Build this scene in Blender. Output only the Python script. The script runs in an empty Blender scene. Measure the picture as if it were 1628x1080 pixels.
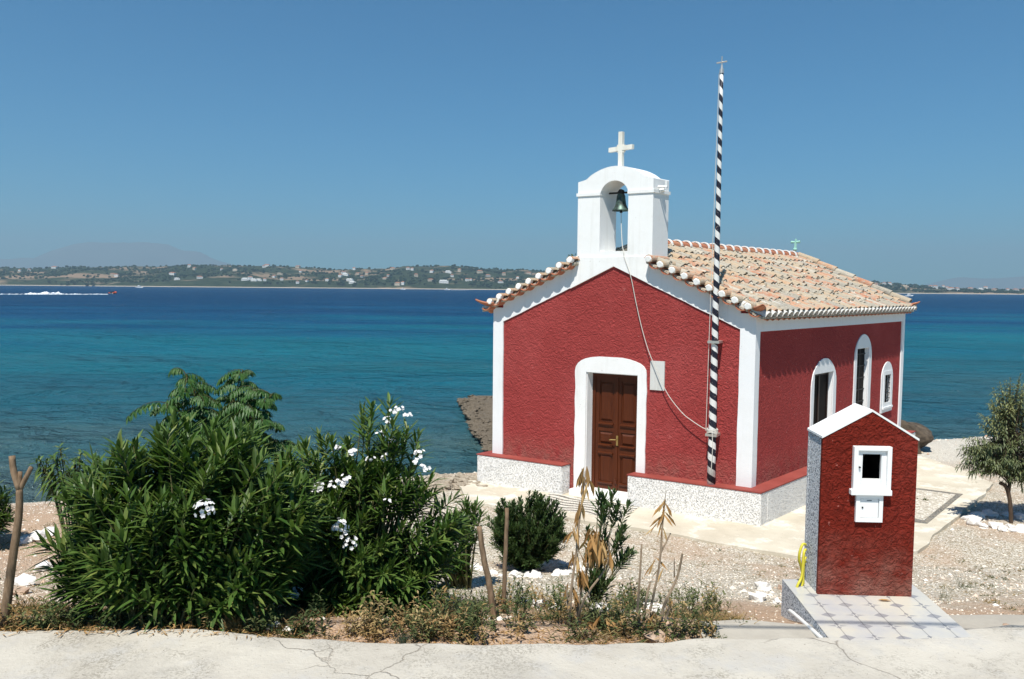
import bpy, math, random
from mathutils import Vector, Matrix, noise
from mathutils.geometry import tessellate_polygon
R = math.radians
sc = bpy.context.scene
col = sc.collection
random.seed(11)
rnd = random.random
def uni(a, b): return a + (b - a) * rnd()

# ------------------------------------------------------------------ camera
CAM = Vector((2.6856, -11.4527, 4.4028))
YAW, PITCH, ROLL, FPX = -0.5324, -0.0652, 0.0090, 1241.66
cf = Vector((math.sin(YAW) * math.cos(PITCH), math.cos(YAW) * math.cos(PITCH), math.sin(PITCH)))
r0 = Vector((math.cos(YAW), -math.sin(YAW), 0)); u0 = r0.cross(cf)
cr = r0 * math.cos(ROLL) + u0 * math.sin(ROLL); cu = u0 * math.cos(ROLL) - r0 * math.sin(ROLL)
cam_d = bpy.data.cameras.new('camera'); cam = bpy.data.objects.new('camera', cam_d); col.objects.link(cam)
cam.matrix_world = Matrix(((cr.x, cu.x, -cf.x, CAM.x), (cr.y, cu.y, -cf.y, CAM.y), (cr.z, cu.z, -cf.z, CAM.z), (0, 0, 0, 1)))
cam_d.sensor_width = 36; cam_d.lens = FPX / 1628 * 36
cam_d.clip_start = 0.05; cam_d.clip_end = 40000
sc.camera = cam
# ------------------------------------------------------------------ sky, sun, exposure
SUN_EL, SUN_AZ = R(62.5), R(11)          # azimuth measured from the front wall's normal (-Y) towards +X
sun_dir = Vector((math.sin(SUN_AZ) * math.cos(SUN_EL), -math.cos(SUN_AZ) * math.cos(SUN_EL), math.sin(SUN_EL)))
w = bpy.data.worlds.new('World'); sc.world = w; w.use_nodes = True
nt = w.node_tree; bg = nt.nodes['Background']; sky = nt.nodes.new('ShaderNodeTexSky')
sky.sky_type = 'NISHITA'; sky.sun_disc = False; sky.sun_elevation = SUN_EL
sky.sun_rotation = math.atan2(sun_dir.x, sun_dir.y)
sky.altitude = 0; sky.air_density = 1.0; sky.dust_density = 0.0; sky.ozone_density = 4.0
tn = nt.nodes.new('ShaderNodeMix'); tn.data_type = 'RGBA'; tn.blend_type = 'MULTIPLY'; tn.inputs[0].default_value = 1
tn.inputs[7].default_value = (.22, .88, 1.16, 1); nt.links.new(sky.outputs[0], tn.inputs[6])
nt.links.new(tn.outputs[2], bg.inputs[0]); bg.inputs[1].default_value = 0.066
sl = bpy.data.lights.new('sun', 'SUN'); sl.energy = 5.0; sl.angle = R(0.5); sl.color = (1.0, 0.955, 0.88)
so = bpy.data.objects.new('sun', sl); col.objects.link(so)
so.rotation_euler = (-sun_dir).to_track_quat('-Z', 'Y').to_euler()
sc.view_settings.view_transform = 'Standard'; sc.view_settings.look = 'None'
sc.view_settings.gamma = 1; sc.view_settings.exposure = 0.35
sc.render.engine = 'CYCLES'
sc.cycles.max_bounces = 6; sc.cycles.transparent_max_bounces = 8; sc.cycles.volume_bounces = 0
sc.cycles.use_denoising = True

# ------------------------------------------------------------------ helpers
class MB:
    """collects faces; build() links them as ONE mesh object"""
    def __init__(s): s.v = []; s.f = []; s.t = []; s.m = []; s.tint = 0.5; s.mi = 0
    def add(s, vs, fs):
        o = len(s.v); s.v.extend([tuple(p) for p in vs])
        for f in fs: s.f.append(tuple(i + o for i in f)); s.t.append(s.tint); s.m.append(s.mi)
    def hexa(s, p):   # 8 points: bottom 4 (ccw), top 4
        s.add(p, [(3, 2, 1, 0), (4, 5, 6, 7), (0, 1, 5, 4), (1, 2, 6, 5), (2, 3, 7, 6), (3, 0, 4, 7)])
    def box(s, x0, x1, y0, y1, z0, z1, fn=None):
        p = [(x0, y0, z0), (x1, y0, z0), (x1, y1, z0), (x0, y1, z0), (x0, y0, z1), (x1, y0, z1), (x1, y1, z1), (x0, y1, z1)]
        s.hexa([fn(*q) if fn else q for q in p])
    def tube(s, pts, rad, n=8, cap=True):
        pts = [Vector(p) for p in pts]
        rad = rad if isinstance(rad, (list, tuple)) else [rad] * len(pts)
        rings = []; prev = None
        for i, p in enumerate(pts):
            d = (pts[min(i + 1, len(pts) - 1)] - pts[max(i - 1, 0)])
            if d.length < 1e-9: d = Vector((0, 0, 1))
            d.normalize()
            a = (prev - d * prev.dot(d)) if prev else d.orthogonal()
            if a.length < 1e-6: a = d.orthogonal()
            a.normalize(); prev = a; b = d.cross(a)
            rings.append([p + (a * math.cos(k * 2 * math.pi / n) + b * math.sin(k * 2 * math.pi / n)) * rad[i] for k in range(n)])
        vs = [q for r_ in rings for q in r_]; fs = []
        for i in range(len(pts) - 1):
            for k in range(n):
                fs.append((i * n + k, i * n + (k + 1) % n, (i + 1) * n + (k + 1) % n, (i + 1) * n + k))
        if cap: fs += [tuple(range(n - 1, -1, -1)), tuple((len(pts) - 1) * n + k for k in range(n))]
        s.add(vs, fs)
    def lathe(s, prof, c, n=20, axis=None):
        vs = []; fs = []; c = Vector(c)
        for (r_, z) in prof:
            for k in range(n):
                a = k * 2 * math.pi / n; vs.append(c + Vector((r_ * math.cos(a), r_ * math.sin(a), z)))
        for i in range(len(prof) - 1):
            for k in range(n): fs.append((i * n + k, i * n + (k + 1) % n, (i + 1) * n + (k + 1) % n, (i + 1) * n + k))
        s.add(vs, fs)
    def plate(s, outer, holes, fn, d0, d1):
        """2D outline with holes, extruded from depth d0 to d1; fn(u, v, d) -> point"""
        loops = [outer] + list(holes)
        flat = [q for l in loops for q in l]
        tri = tessellate_polygon([[Vector((q[0], q[1], 0)) for q in l] for l in loops])
        for d in (d0, d1): s.add([fn(q[0], q[1], d) for q in flat], tri)
        for l in loops:
            n = len(l); vs = [fn(q[0], q[1], d) for d in (d0, d1) for q in l]
            s.add(vs, [(i, (i + 1) % n, n + (i + 1) % n, n + i) for i in range(n)])
    def blob(s, c, r, sx=1, sy=1, sz=1, rough=.25, seed=0, sub=1, fn=None):
        vs, fs = ICO[sub]; o = Vector((seed * 7.13, seed * 3.7, seed * 1.9)); out = []
        for q in vs:
            k = 1 + rough * noise.noise(q * 1.3 + o) * 2
            out.append((c[0] + q.x * r * sx * k, c[1] + q.y * r * sy * k, c[2] + q.z * r * sz * k))
        s.add(out, fs)
    def leaf(s, base, d, up, L, W, droop=.15, fold=.25, fat=.45):
        d = d.normalized(); side = d.cross(up)
        if side.length < 1e-3: side = d.orthogonal()
        side.normalize(); n = side.cross(d)
        vs = []; dn = Vector((0, 0, -1))
        for t, wd in ((0, .12), (.3, .85 if fat < .5 else .6), (.65, .82 if fat < .5 else 1), (1, 0)):
            p = base + d * (L * t) + dn * (droop * L * t * t)
            if wd == 0: vs.append(p)
            else:
                h = W * .5 * wd; vs += [p - side * h + n * (h * fold), p, p + side * h + n * (h * fold)]
        s.add(vs, [(0, 1, 4, 3), (1, 2, 5, 4), (3, 4, 7, 6), (4, 5, 8, 7), (6, 7, 9), (7, 8, 9)])
    def build(s, name, mats, parent=None, smooth=False, origin=None):
        me = bpy.data.meshes.new(name)
        o = Vector(origin) if origin is not None else (parent_world(parent) if parent else Vector((0, 0, 0)))
        me.from_pydata([(p[0] - o.x, p[1] - o.y, p[2] - o.z) for p in s.v], [], s.f)
        if not isinstance(mats, (list, tuple)): mats = [mats]
        for m in mats: me.materials.append(m)
        if len(mats) > 1: me.polygons.foreach_set('material_index', s.m)
        at = me.attributes.new('tint', 'FLOAT', 'FACE'); at.data.foreach_set('value', s.t)
        if smooth: me.polygons.foreach_set('use_smooth', [True] * len(s.f))
        me.validate(); me.update()
        ob = bpy.data.objects.new(name, me); col.objects.link(ob)
        if parent: ob.parent = parent
        if not parent: ob.location = o
        return ob
def parent_world(p):
    v = Vector((0, 0, 0))
    while p: v += p.location; p = p.parent
    return v
def fix_normals(ob):
    import bmesh
    bm = bmesh.new(); bm.from_mesh(ob.data); bmesh.ops.recalc_face_normals(bm, faces=bm.faces); bm.to_mesh(ob.data); bm.free()
    return ob
def _ico(sub):
    import bmesh
    bm = bmesh.new(); bmesh.ops.create_icosphere(bm, subdivisions=sub, radius=1)
    bm.verts.index_update()
    r_ = ([v.co.copy() for v in bm.verts], [tuple(v.index for v in f.verts) for f in bm.faces]); bm.free(); return r_
ICO = {i: _ico(i) for i in (1, 2, 3, 4)}
def tag(o, label=None, cat=None, group=None, kind=None):
    if label: o['label'] = label
    if cat: o['category'] = cat
    if group: o['group'] = group
    if kind: o['kind'] = kind
    return o
def thing(name, loc, label, cat, group=None):
    o = bpy.data.objects.new(name, None); col.objects.link(o); o.location = loc; o.empty_display_size = .1
    return tag(o, label, cat, group)
def struct(o): o['kind'] = 'structure'; return o
def copy_tree(o, parent=None):
    c = o.copy(); col.objects.link(c)
    if parent: c.parent = parent
    for ch in list(o.children): copy_tree(ch, c)
    return c

# shore axes: RH runs along the shore to the right, FH runs out to sea
RH = Vector((r0.x, r0.y, 0)); FH = Vector((-r0.y, r0.x, 0)); C0 = Vector((CAM.x, CAM.y, 0))
def sh(r_, d, z=0): return C0 + RH * r_ + FH * d + Vector((0, 0, z))
def rd(x, y): q = Vector((x - CAM.x, y - CAM.y, 0)); return q.dot(RH), q.dot(FH)
def lerp_table(tab, x):
    if x <= tab[0][0]: return tab[0][1]
    for (a, b), (c, d) in zip(tab, tab[1:]):
        if x <= c: return b + (d - b) * (x - a) / (c - a)
    return tab[-1][1]
WATERLINE = [(-40, 11), (-16, 14), (-10.2, 15.5), (-8.3, 16.1), (-5.5, 17.2), (-1.65, 18.0), (-.8, 18.35), (4.2, 20.3), (12.1, 22.6), (15, 23), (40, 25)]
def gz(r_, d):
    t = min(max((d - 5.0) / 4.55, 0), 1)
    z = 2.22 - 1.18 * (1 - (1 - t) ** 1.35)
    wl = lerp_table(WATERLINE, r_)
    b = (.25 if r_ > -6 else .2) * (wl - d)
    if b < 0: b = max(.14 * (wl - d), -2.6)
    z = min(z, b)
    if z > 0:
        q = Vector((r_ * .9, d * .9, 0)); bump = .05 * noise.noise(q) + .025 * noise.noise(q * 3.1)
        z += (bump - .03 if t > .95 else bump * min(t * 8, 1)) if z < 1.03 or t < 1 else min(0, bump - .03)
    return z
def ground_z(x, y): return gz(*rd(x, y))
def ray(u, v): return (cf * FPX + cr * (u - 814) + cu * (540 - v)).normalized()
def spot(u, v):
    """where the ground lies along a line of sight"""
    d = ray(u, v); t = 3.0
    while t < 60:
        p = CAM + d * t
        if p.z <= max(ground_z(p.x, p.y), 0): break
        t += .02
    return p
def at_depth(u, v, dep):
    d = ray(u, v); return CAM + d * (dep / d.dot(cf))
def at_z(u, v, z):
    d = ray(u, v); return CAM + d * ((z - CAM.z) / d.z)

# ------------------------------------------------------------------ materials
class Mat:
    def __init__(s, name, rough=.8, spec=.3):
        s.m = bpy.data.materials.new(name); s.m.use_nodes = True; s.nt = s.m.node_tree
        s.b = s.nt.nodes['Principled BSDF']; s.b.inputs['Roughness'].default_value = rough
        s.b.inputs['Specular IOR Level'].default_value = spec; s._tc = None
    def n(s, t, **k):
        q = s.nt.nodes.new('ShaderNode' + t)
        for a, b in k.items(): setattr(q, a, b)
        return q
    def l(s, a, b): s.nt.links.new(a, b)
    def co(s, scale=(1, 1, 1), kind='Object'):
        if not s._tc: s._tc = s.n('TexCoord')
        mp = s.n('Mapping'); mp.inputs['Scale'].default_value = scale; s.l(s._tc.outputs[kind], mp.inputs[0]); return mp.outputs[0]
    def noise(s, scale, detail=4, rough=.55, vec=None, dist=0):
        q = s.n('TexNoise'); q.inputs['Scale'].default_value = scale; q.inputs['Detail'].default_value = detail
        q.inputs['Roughness'].default_value = rough; q.inputs['Distortion'].default_value = dist
        s.l(vec if vec is not None else s.co(), q.inputs['Vector']); return q.outputs['Fac']
    def vor(s, scale, vec=None, feature='F1', out='Distance', rnd_=1):
        q = s.n('TexVoronoi', feature=feature); q.inputs['Scale'].default_value = scale; q.inputs['Randomness'].default_value = rnd_
        s.l(vec if vec is not None else s.co(), q.inputs['Vector']); return q.outputs[out]
    def ramp(s, fac, stops, interp='LINEAR'):
        q = s.n('ValToRGB'); e = q.color_ramp.elements; q.color_ramp.interpolation = interp
        while len(e) < len(stops): e.new(.5)
        for i, (p, c) in enumerate(stops): e[i].position = p; e[i].color = (c[0], c[1], c[2], 1) if not isinstance(c, (int, float)) else (c, c, c, 1)
        s.l(fac, q.inputs[0]); return q.outputs[0]
    def mix(s, fac, a, b, mode='MIX'):
        q = s.n('Mix', data_type='RGBA', blend_type=mode)
        for k, x in ((0, fac), (6, a), (7, b)):
            if isinstance(x, (int, float)): q.inputs[k].default_value = x
            elif isinstance(x, tuple): q.inputs[k].default_value = (x[0], x[1], x[2], 1)
            else: s.l(x, q.inputs[k])
        return q.outputs[2]
    def math(s, op, a, b=0.0, c=None):
        q = s.n('Math', operation=op)
        for i, x in enumerate((a, b) if c is None else (a, b, c)):
            if isinstance(x, (int, float)): q.inputs[i].default_value = x
            else: s.l(x, q.inputs[i])
        return q.outputs[0]
    def attr(s, name='tint'):
        q = s.n('Attribute', attribute_name=name); return q.outputs['Fac']
    def color(s, c):
        if isinstance(c, tuple): s.b.inputs['Base Color'].default_value = (c[0], c[1], c[2], 1)
        else: s.l(c, s.b.inputs['Base Color'])
        return s
    def bump(s, h, strength=.5, dist=.01, prev=None):
        q = s.n('Bump'); q.inputs['Strength'].default_value = strength; q.inputs['Distance'].default_value = dist
        s.l(h, q.inputs['Height'])
        if prev is not None: s.l(prev, q.inputs['Normal'])
        s.l(q.outputs[0], s.b.inputs['Normal']); return q.outputs[0]
    def transl(s, colr, f):
        t = s.n('BsdfTranslucent'); mx = s.n('MixShader'); mx.inputs[0].default_value = f
        if isinstance(colr, tuple): t.inputs[0].default_value = (*colr, 1)
        else: s.l(colr, t.inputs[0])
        s.l(s.b.outputs[0], mx.inputs[1]); s.l(t.outputs[0], mx.inputs[2])
        s.l(mx.outputs[0], s.nt.nodes['Material Output'].inputs[0]); return s

def stucco(name, c, dark, sc_, strength, dist, chips=None, base=None):
    m = Mat(name, .95, .08); v = m.co((1, 1, 1))
    n1 = m.noise(sc_, 3, .6, v, 1.6); n2 = m.noise(sc_ * 3.1, 3, .6, v, .8); big = m.noise(1.3, 5, .6, v)
    h = m.math('ADD', m.math('MULTIPLY', m.ramp(n1, [(.30, 0), (.66, 1)]), .8), m.math('MULTIPLY', n2, .25))
    cc = m.mix(m.ramp(big, [(.3, 0), (.75, 1)]), dark, c)
    fade = tuple(min(1, x * 1.12 + .022) for x in c)
    cc = m.mix(m.math('MULTIPLY', m.ramp(m.noise(.55, 5, .65, v), [(.48, 0), (.68, 1)]), .55), cc, fade)
    cc = m.mix(m.math('MULTIPLY', m.ramp(m.noise(1.0, 5, .65, m.co((7, 7, .5))), [(.55, 0), (.75, 1)]), .35), cc, tuple(x * .72 for x in dark))
    cc = m.mix(m.math('MULTIPLY', m.ramp(n2, [(.3, 1), (.45, 0)]), .15), cc, tuple(x * .7 for x in dark))
    if base is not None:
        sz = m.n('SeparateXYZ'); m.l(v, sz.inputs[0])
        low = m.math('MULTIPLY', m.ramp(m.math('SUBTRACT', sz.outputs[2], base), [(.0, 1), (.42, 0)]), m.ramp(m.noise(4.5, 5, .7, v), [(.36, 0), (.66, 1)]))
        cc = m.mix(m.math('MULTIPLY', low, .55), cc, (.30, .17, .13))
        cc = m.mix(m.math('MULTIPLY', m.ramp(m.noise(2.6, 7, .75, v, .6), [(.63, 0), (.70, 1)]), .35), cc, (.44, .20, .18))
    if chips:
        cc = m.mix(m.ramp(m.noise(34, 2, .5, v), [(.73, 0), (.75, 1)]), cc, chips)
    m.color(cc); m.bump(h, strength, dist); return m.m
RED = stucco('red_stucco', (.340, .057, .053), (.285, .046, .043), 15, .55, .045, (.52, .30, .27), .5)
RED_SHRINE = stucco('dark_red_stucco', (.190, .022, .013), (.145, .017, .010), 18, .75, .03, (.3, .10, .08), .06)
def paint(name, c, rough=.6, dirt=.12, bump=.15):
    m = Mat(name, rough, .3); a = m.noise(2.2, 6, .65); b = m.noise(14, 4, .6)
    cc = m.mix(m.math('MULTIPLY', m.ramp(a, [(.48, 0), (.75, 1)]), dirt * 2), c, tuple(x * f for x, f in zip(c, (.72, .69, .62))))
    st = m.ramp(m.noise(1.0, 5, .65, m.co((9, 9, .7))), [(.54, 0), (.76, 1)])
    cc = m.mix(m.math('MULTIPLY', st, min(1, dirt * 3.0)), cc, tuple(x * f for x, f in zip(c, (.66, .64, .58))))
    cc = m.mix(m.ramp(m.noise(24, 4, .7), [(.68, 0), (.71, .8)]), cc, tuple(x * f for x, f in zip(c, (.50, .46, .40))))
    m.color(cc); m.bump(m.math('ADD', b, m.math('MULTIPLY', a, 2)), bump, .01); return m.m
WHITE = paint('whitewash', (.80, .80, .78))
WHITE_TRIM = paint('white_trim', (.76, .77, .77), .6, .08)
WHITE_GLOSS = paint('white_gloss_paint', (.80, .80, .79), .35, .04, .04)
CREAM = paint('cream_marble', (.74, .72, .64), .5, .25)
PLAQUE = paint('pale_marble', (.60, .60, .57), .4, .25, .05)
def roughcast():
    m = Mat('white_roughcast', .9, .1); v = m.co()
    d = m.vor(60, m.co((1, 1, 1.0))); n = m.noise(80, 3, .62, v, .9)
    h = m.ramp(m.math('ADD', m.math('MULTIPLY', n, .8), m.math('MULTIPLY', d, .4)), [(.36, 0), (.56, 1)])
    m.color(m.mix(m.ramp(n, [(.34, 1), (.44, 0)]), (.80, .79, .76), (.54, .52, .47)))
    m.bump(h, .8, .045); return m.m
ROUGHCAST = roughcast()
def speckle():
    m = Mat('speckled_roughcast', .9, .1); v = m.co()
    n = m.noise(85, 3, .65, v, .6)
    m.color(m.mix(m.ramp(n, [(.42, 1), (.50, 0)]), (.76, .77, .78), (.10, .12, .15)))
    m.bump(n, .9, .02); return m.m
SPECKLE = speckle()
m = Mat('plinth_red_paint', .75, .25); m.color(m.mix(m.ramp(m.noise(3, 5), [(.3, 0), (.7, 1)]), (.22, .044, .034), (.30, .068, .053))); m.bump(m.noise(30, 4), .3, .005); PLINTH_RED = m.m
def tile_mat(name, stops):
    m = Mat(name, .9, .15); v = m.co()
    t = m.attr(); n = m.noise(9, 5, .7, v); n2 = m.noise(38, 4, .7, v)
    c = m.ramp(t, stops)
    c = m.mix(m.ramp(n, [(.46, 0), (.60, .9)]), c, (.38, .34, .27))
    c = m.mix(m.ramp(n2, [(.56, 0), (.67, .75)]), c, (.52, .48, .39))
    c = m.mix(m.ramp(m.noise(21, 4, .7, v), [(.58, 0), (.68, .75)]), c, (.16, .14, .11))
    m.color(c); m.bump(m.math('ADD', n2, n), .7, .012); return m.m
TILE = tile_mat('clay_tile', [(0, (.40, .17, .10)), (.2, (.47, .25, .155)), (.42, (.46, .32, .20)), (.6, (.43, .34, .235)), (.78, (.35, .31, .24)), (.9, (.29, .27, .23)), (1, (.52, .46, .37))])
m = Mat('clean_clay', .8, .2); m.color(m.mix(m.noise(14, 4), m.mix(m.attr(), (.46, .17, .09), (.55, .29, .16)), (.36, .13, .08))); m.bump(m.noise(60, 3), .3, .004); CLAY = m.m
m = Mat('roof_mortar', .95, .05); m.color(m.mix(m.ramp(m.noise(40, 4), [(.36, 0), (.58, 1)]), (.24, .20, .15), m.mix(m.attr(), (.40, .35, .27), (.64, .60, .51)))); m.bump(m.noise(30, 4), .8, .015); MORTAR = m.m
MORTAR_WHITE = paint('whitewashed_mortar', (.78, .78, .75), .8, .15, .4)
EAVE_SHADE = paint('shade_grey_eave_mortar', (.56, .55, .52), .9, .25, .4)  # whitewash greyed so the colour carries the shade at the eaves
def wood(name, a, b, scale=(18, 18, 1.2)):
    m = Mat(name, .42, .22); v = m.co(scale); n = m.noise(1.6, 5, .6, v, 1.2)
    m.color(m.mix(n, a, b)); m.bump(n, .15, .004); return m.m
WOOD = wood('varnished_door_wood', (.030, .007, .003), (.120, .029, .008))
DARK_WOOD = wood('dark_shutter_wood', (.012, .006, .004), (.03, .012, .008))
def bark(name, a, b, sc_=(1, 1, .25)):
    m = Mat(name, .9, .1); v = m.co(sc_); n = m.noise(40, 5, .7, v); m.color(m.mix(m.ramp(n, [(.3, 0), (.7, 1)]), a, b)); m.bump(n, .6, .006); return m.m
BARK = bark('grey_brown_bark', (.115, .075, .045), (.28, .195, .125))
STICK = bark('weathered_stick', (.15, .11, .075), (.34, .26, .18))
STEM = bark('green_brown_stem', (.05, .055, .02), (.12, .11, .05))
def leafmat(name, stops, rough=.38, tr=.2, spec=.4):
    m = Mat(name, rough, spec); c = m.ramp(m.attr(), stops); c = m.mix(.35, c, m.ramp(m.noise(9, 2), [(.3, stops[0][1]), (.75, stops[-1][1])]))
    m.color(c); m.transl(m.mix(1.0, c, (1.0, 1.15, .45), 'MULTIPLY'), tr); return m.m
OLEANDER = leafmat('oleander_leaf', [(0, (.016, .048, .010)), (.4, (.040, .098, .017)), (.75, (.080, .160, .030)), (1, (.20, .24, .06))], .42, .22, .28)
PINNATE = leafmat('pinnate_leaf', [(0, (.020, .062, .012)), (.55, (.045, .125, .022)), (1, (.095, .19, .040))], .45, .25)
ROUNDLEAF = leafmat('round_shrub_leaf', [(0, (.022, .052, .014)), (.55, (.052, .098, .030)), (1, (.12, .16, .06))], .45, .18, .25)
OLIVE = leafmat('willow_leaf', [(0, (.045, .072, .030)), (.5, (.115, .150, .065)), (1, (.29, .30, .13))], .5, .2)
DRYLEAF = leafmat('withered_leaf', [(0, (.20, .095, .03)), (.5, (.42, .23, .085)), (1, (.58, .40, .19))], .8, .2, .1)
WEED = leafmat('weed_leaf', [(0, (.035, .06, .02)), (.5, (.075, .11, .035)), (1, (.17, .17, .07))], .6, .2, .2)
STRAW = leafmat('dry_grass_blade', [(0, (.26, .15, .065)), (.5, (.44, .30, .14)), (.8, (.56, .43, .23)), (1, (.16, .16, .06))], .8, .2, .1)
m = Mat('petal', .6, .2); m.color((.82, .80, .79)); m.transl((.8, .78, .76), .2); PETAL = m.m
def stone(name, a, b, sc_=7, white=0):
    m = Mat(name, .9, .15); n = m.noise(sc_, 6, .7); m.color(m.mix(m.ramp(n, [(.35, 0), (.65, 1)]), a, b)); m.bump(n, .8, .02); return m.m
ROCK_WHITE = stone('limewashed_rock', (.62, .58, .52), (.80, .79, .76))
ROCK_DARK = stone('brown_boulder', (.035, .028, .022), (.14, .11, .08), 6)
ROCK_TAN = stone('tan_rock', (.30, .20, .14), (.52, .40, .30), 8)
ROCK_GREY = stone('grey_tan_rock', (.20, .16, .115), (.42, .37, .29), 22)
m = Mat('jetty_stone', .95, .1); n = m.noise(6, 6, .75); q = m.noise(26, 5, .7)
m.color(m.mix(m.ramp(q, [(.4, 0), (.65, 1)]), m.mix(m.ramp(n, [(.35, 0), (.65, 1)]), (.055, .042, .028), (.14, .115, .085)), (.22, .185, .14))); m.bump(m.math('ADD', n, q), .9, .05); JETTY = m.m
m = Mat('bronze_bell', .5, .5); m.b.inputs['Metallic'].default_value = .5; m.color(m.mix(m.ramp(m.noise(12, 5), [(.4, 0), (.65, 1)]), (.035, .045, .04), (.10, .17, .14))); BRONZE = m.m
m = Mat('verdigris', .7, .3); m.color(m.mix(m.noise(20, 4), (.22, .48, .40), (.36, .60, .50))); VERDIGRIS = m.m
m = Mat('dark_iron', .6, .4); m.color((.02, .018, .017)); IRON = m.m
m = Mat('pale_metal', .4, .5); m.b.inputs['Metallic'].default_value = .7; m.color((.62, .58, .52)); PALE_METAL = m.m
m = Mat('brass', .35, .5); m.b.inputs['Metallic'].default_value = .9; m.color((.5, .36, .14)); BRASS = m.m
m = Mat('rope_fibre', .9, .1); m.color(m.mix(m.noise(120, 2), (.45, .43, .38), (.68, .66, .60))); ROPE = m.m
m = Mat('yellow_hose_rubber', .4, .4); m.color(m.mix(m.noise(8, 3), (.50, .43, .03), (.62, .55, .06))); HOSE = m.m
m = Mat('white_pvc', .4, .4); m.color(m.mix(m.noise(9, 4), (.62, .62, .58), (.76, .76, .74))); PVC = m.m
m = Mat('black_window_glass', .55, .06); m.color((.008, .005, .004)); GLASS = m.m
m = Mat('black_cable_rubber', .5, .3); m.color((.02, .02, .02)); CABLE = m.m
def stripes():
    m = Mat('black_and_white_spiral_paint', .55, .3); v = m.co()
    sx = m.n('SeparateXYZ'); m.l(v, sx.inputs[0])
    ang = m.math('DIVIDE', m.math('ARCTAN2', sx.outputs[1], sx.outputs[0]), 2 * math.pi)
    ph = m.math('FRACT', m.math('ADD', m.math('MULTIPLY', sx.outputs[2], 4.9), ang))
    wob = m.math('ADD', ph, m.math('MULTIPLY', m.math('SUBTRACT', m.noise(20, 3), .5), .12))
    k = m.ramp(wob, [(.0, 0), (.5, 1)], 'CONSTANT')
    chip = m.ramp(m.noise(38, 4, .7), [(.62, 0), (.66, 1)])
    m.color(m.mix(m.math('MULTIPLY', chip, .7), m.mix(k, (.012, .013, .025), (.70, .70, .67)), (.40, .34, .28))); return m.m
STRIPES = stripes()

# ------------------------------------------------------------------ the setting: ground, road, paths, sea
def ground_mat():
    m = Mat('gravel_and_earth', .95, .1); v = m.co()
    sx = m.n('SeparateXYZ'); m.l(m.co((1, 1, 1)), sx.inputs[0]); r_, d = sx.outputs[0], sx.outputs[1]
    warp = m.noise(.9, 4, .6, v)
    peb = m.vor(52, v, 'F1', 'Color'); pd = m.vor(52, v, 'F1', 'Distance')
    pv = m.n('SeparateColor'); m.l(peb, pv.inputs[0])
    pc = m.ramp(pv.outputs[0], [(0, (.32, .26, .18)), (.2, (.52, .45, .34)), (.5, (.66, .60, .49)), (.8, (.76, .71, .61)), (1, (.80, .77, .70))])
    pc = m.mix(m.ramp(pd, [(.35, 0), (.75, .75)]), pc, (.22, .18, .12))
    earth = m.mix(m.noise(5, 6, .7, v), (.36, .225, .145), (.54, .40, .28))
    earth = m.mix(m.ramp(m.noise(60, 3, .6, v), [(.58, 0), (.66, .9)]), earth, (.58, .50, .40))
    dd = m.math('ADD', d, m.math('MULTIPLY', m.math('SUBTRACT', warp, .5), 3.2))
    isgrav = m.ramp(m.math('DIVIDE', dd, 12), [(.50, .0), (.60, 1)])
    isgrav = m.math('MULTIPLY', isgrav, m.ramp(m.math('ADD', m.math('DIVIDE', m.math('ADD', r_, m.math('MULTIPLY', warp, 3)), 10), .8), [(.36, .12), (.62, 1)]))
    patch = m.ramp(m.noise(.7, 5, .65, v), [(.50, 0), (.62, 1)])
    g = m.mix(m.math('MULTIPLY', isgrav, m.math('SUBTRACT', 1.0, m.math('MULTIPLY', patch, .55))), earth, pc)
    # pale washed pebbles of the beach
    beach = m.mix(m.ramp(pd, [(.3, 0), (.8, .4)]), m.mix(.45, pc, (.70, .68, .62)), (.45, .42, .36))
    g = m.mix(m.ramp(m.math('DIVIDE', d, 24), [(.60, 0), (.66, 1)]), g, beach)
    m.color(g)
    h = m.math('SUBTRACT', m.math('MULTIPLY', m.noise(50, 4, .7, v), 1.0), m.math('MULTIPLY', pd, 1.2))
    m.bump(h, .8, .02); return m.m
def grid_ground():
    vs = []; fs = []; NI, NJ = 380, 260
    for j in range(NJ + 1):
        d = 4.45 * (29 / 4.45) ** (j / NJ)
        for i in range(NI + 1):
            s = -1.35 + 2.7 * i / NI; r_ = s * (d + 1.5)
            vs.append((r_, d, gz(r_, d)))
    for j in range(NJ):
        for i in range(NI):
            a = j * (NI + 1) + i; fs.append((a, a + 1, a + NI + 2, a + NI + 1))
    mb = MB(); mb.add(vs, fs); return mb
def in_shore_axes(o):
    o.location = C0; o.rotation_euler = (0, 0, math.atan2(RH.y, RH.x)); return o
struct(in_shore_axes(grid_ground().build('ground', ground_mat(), smooth=True)))

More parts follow.
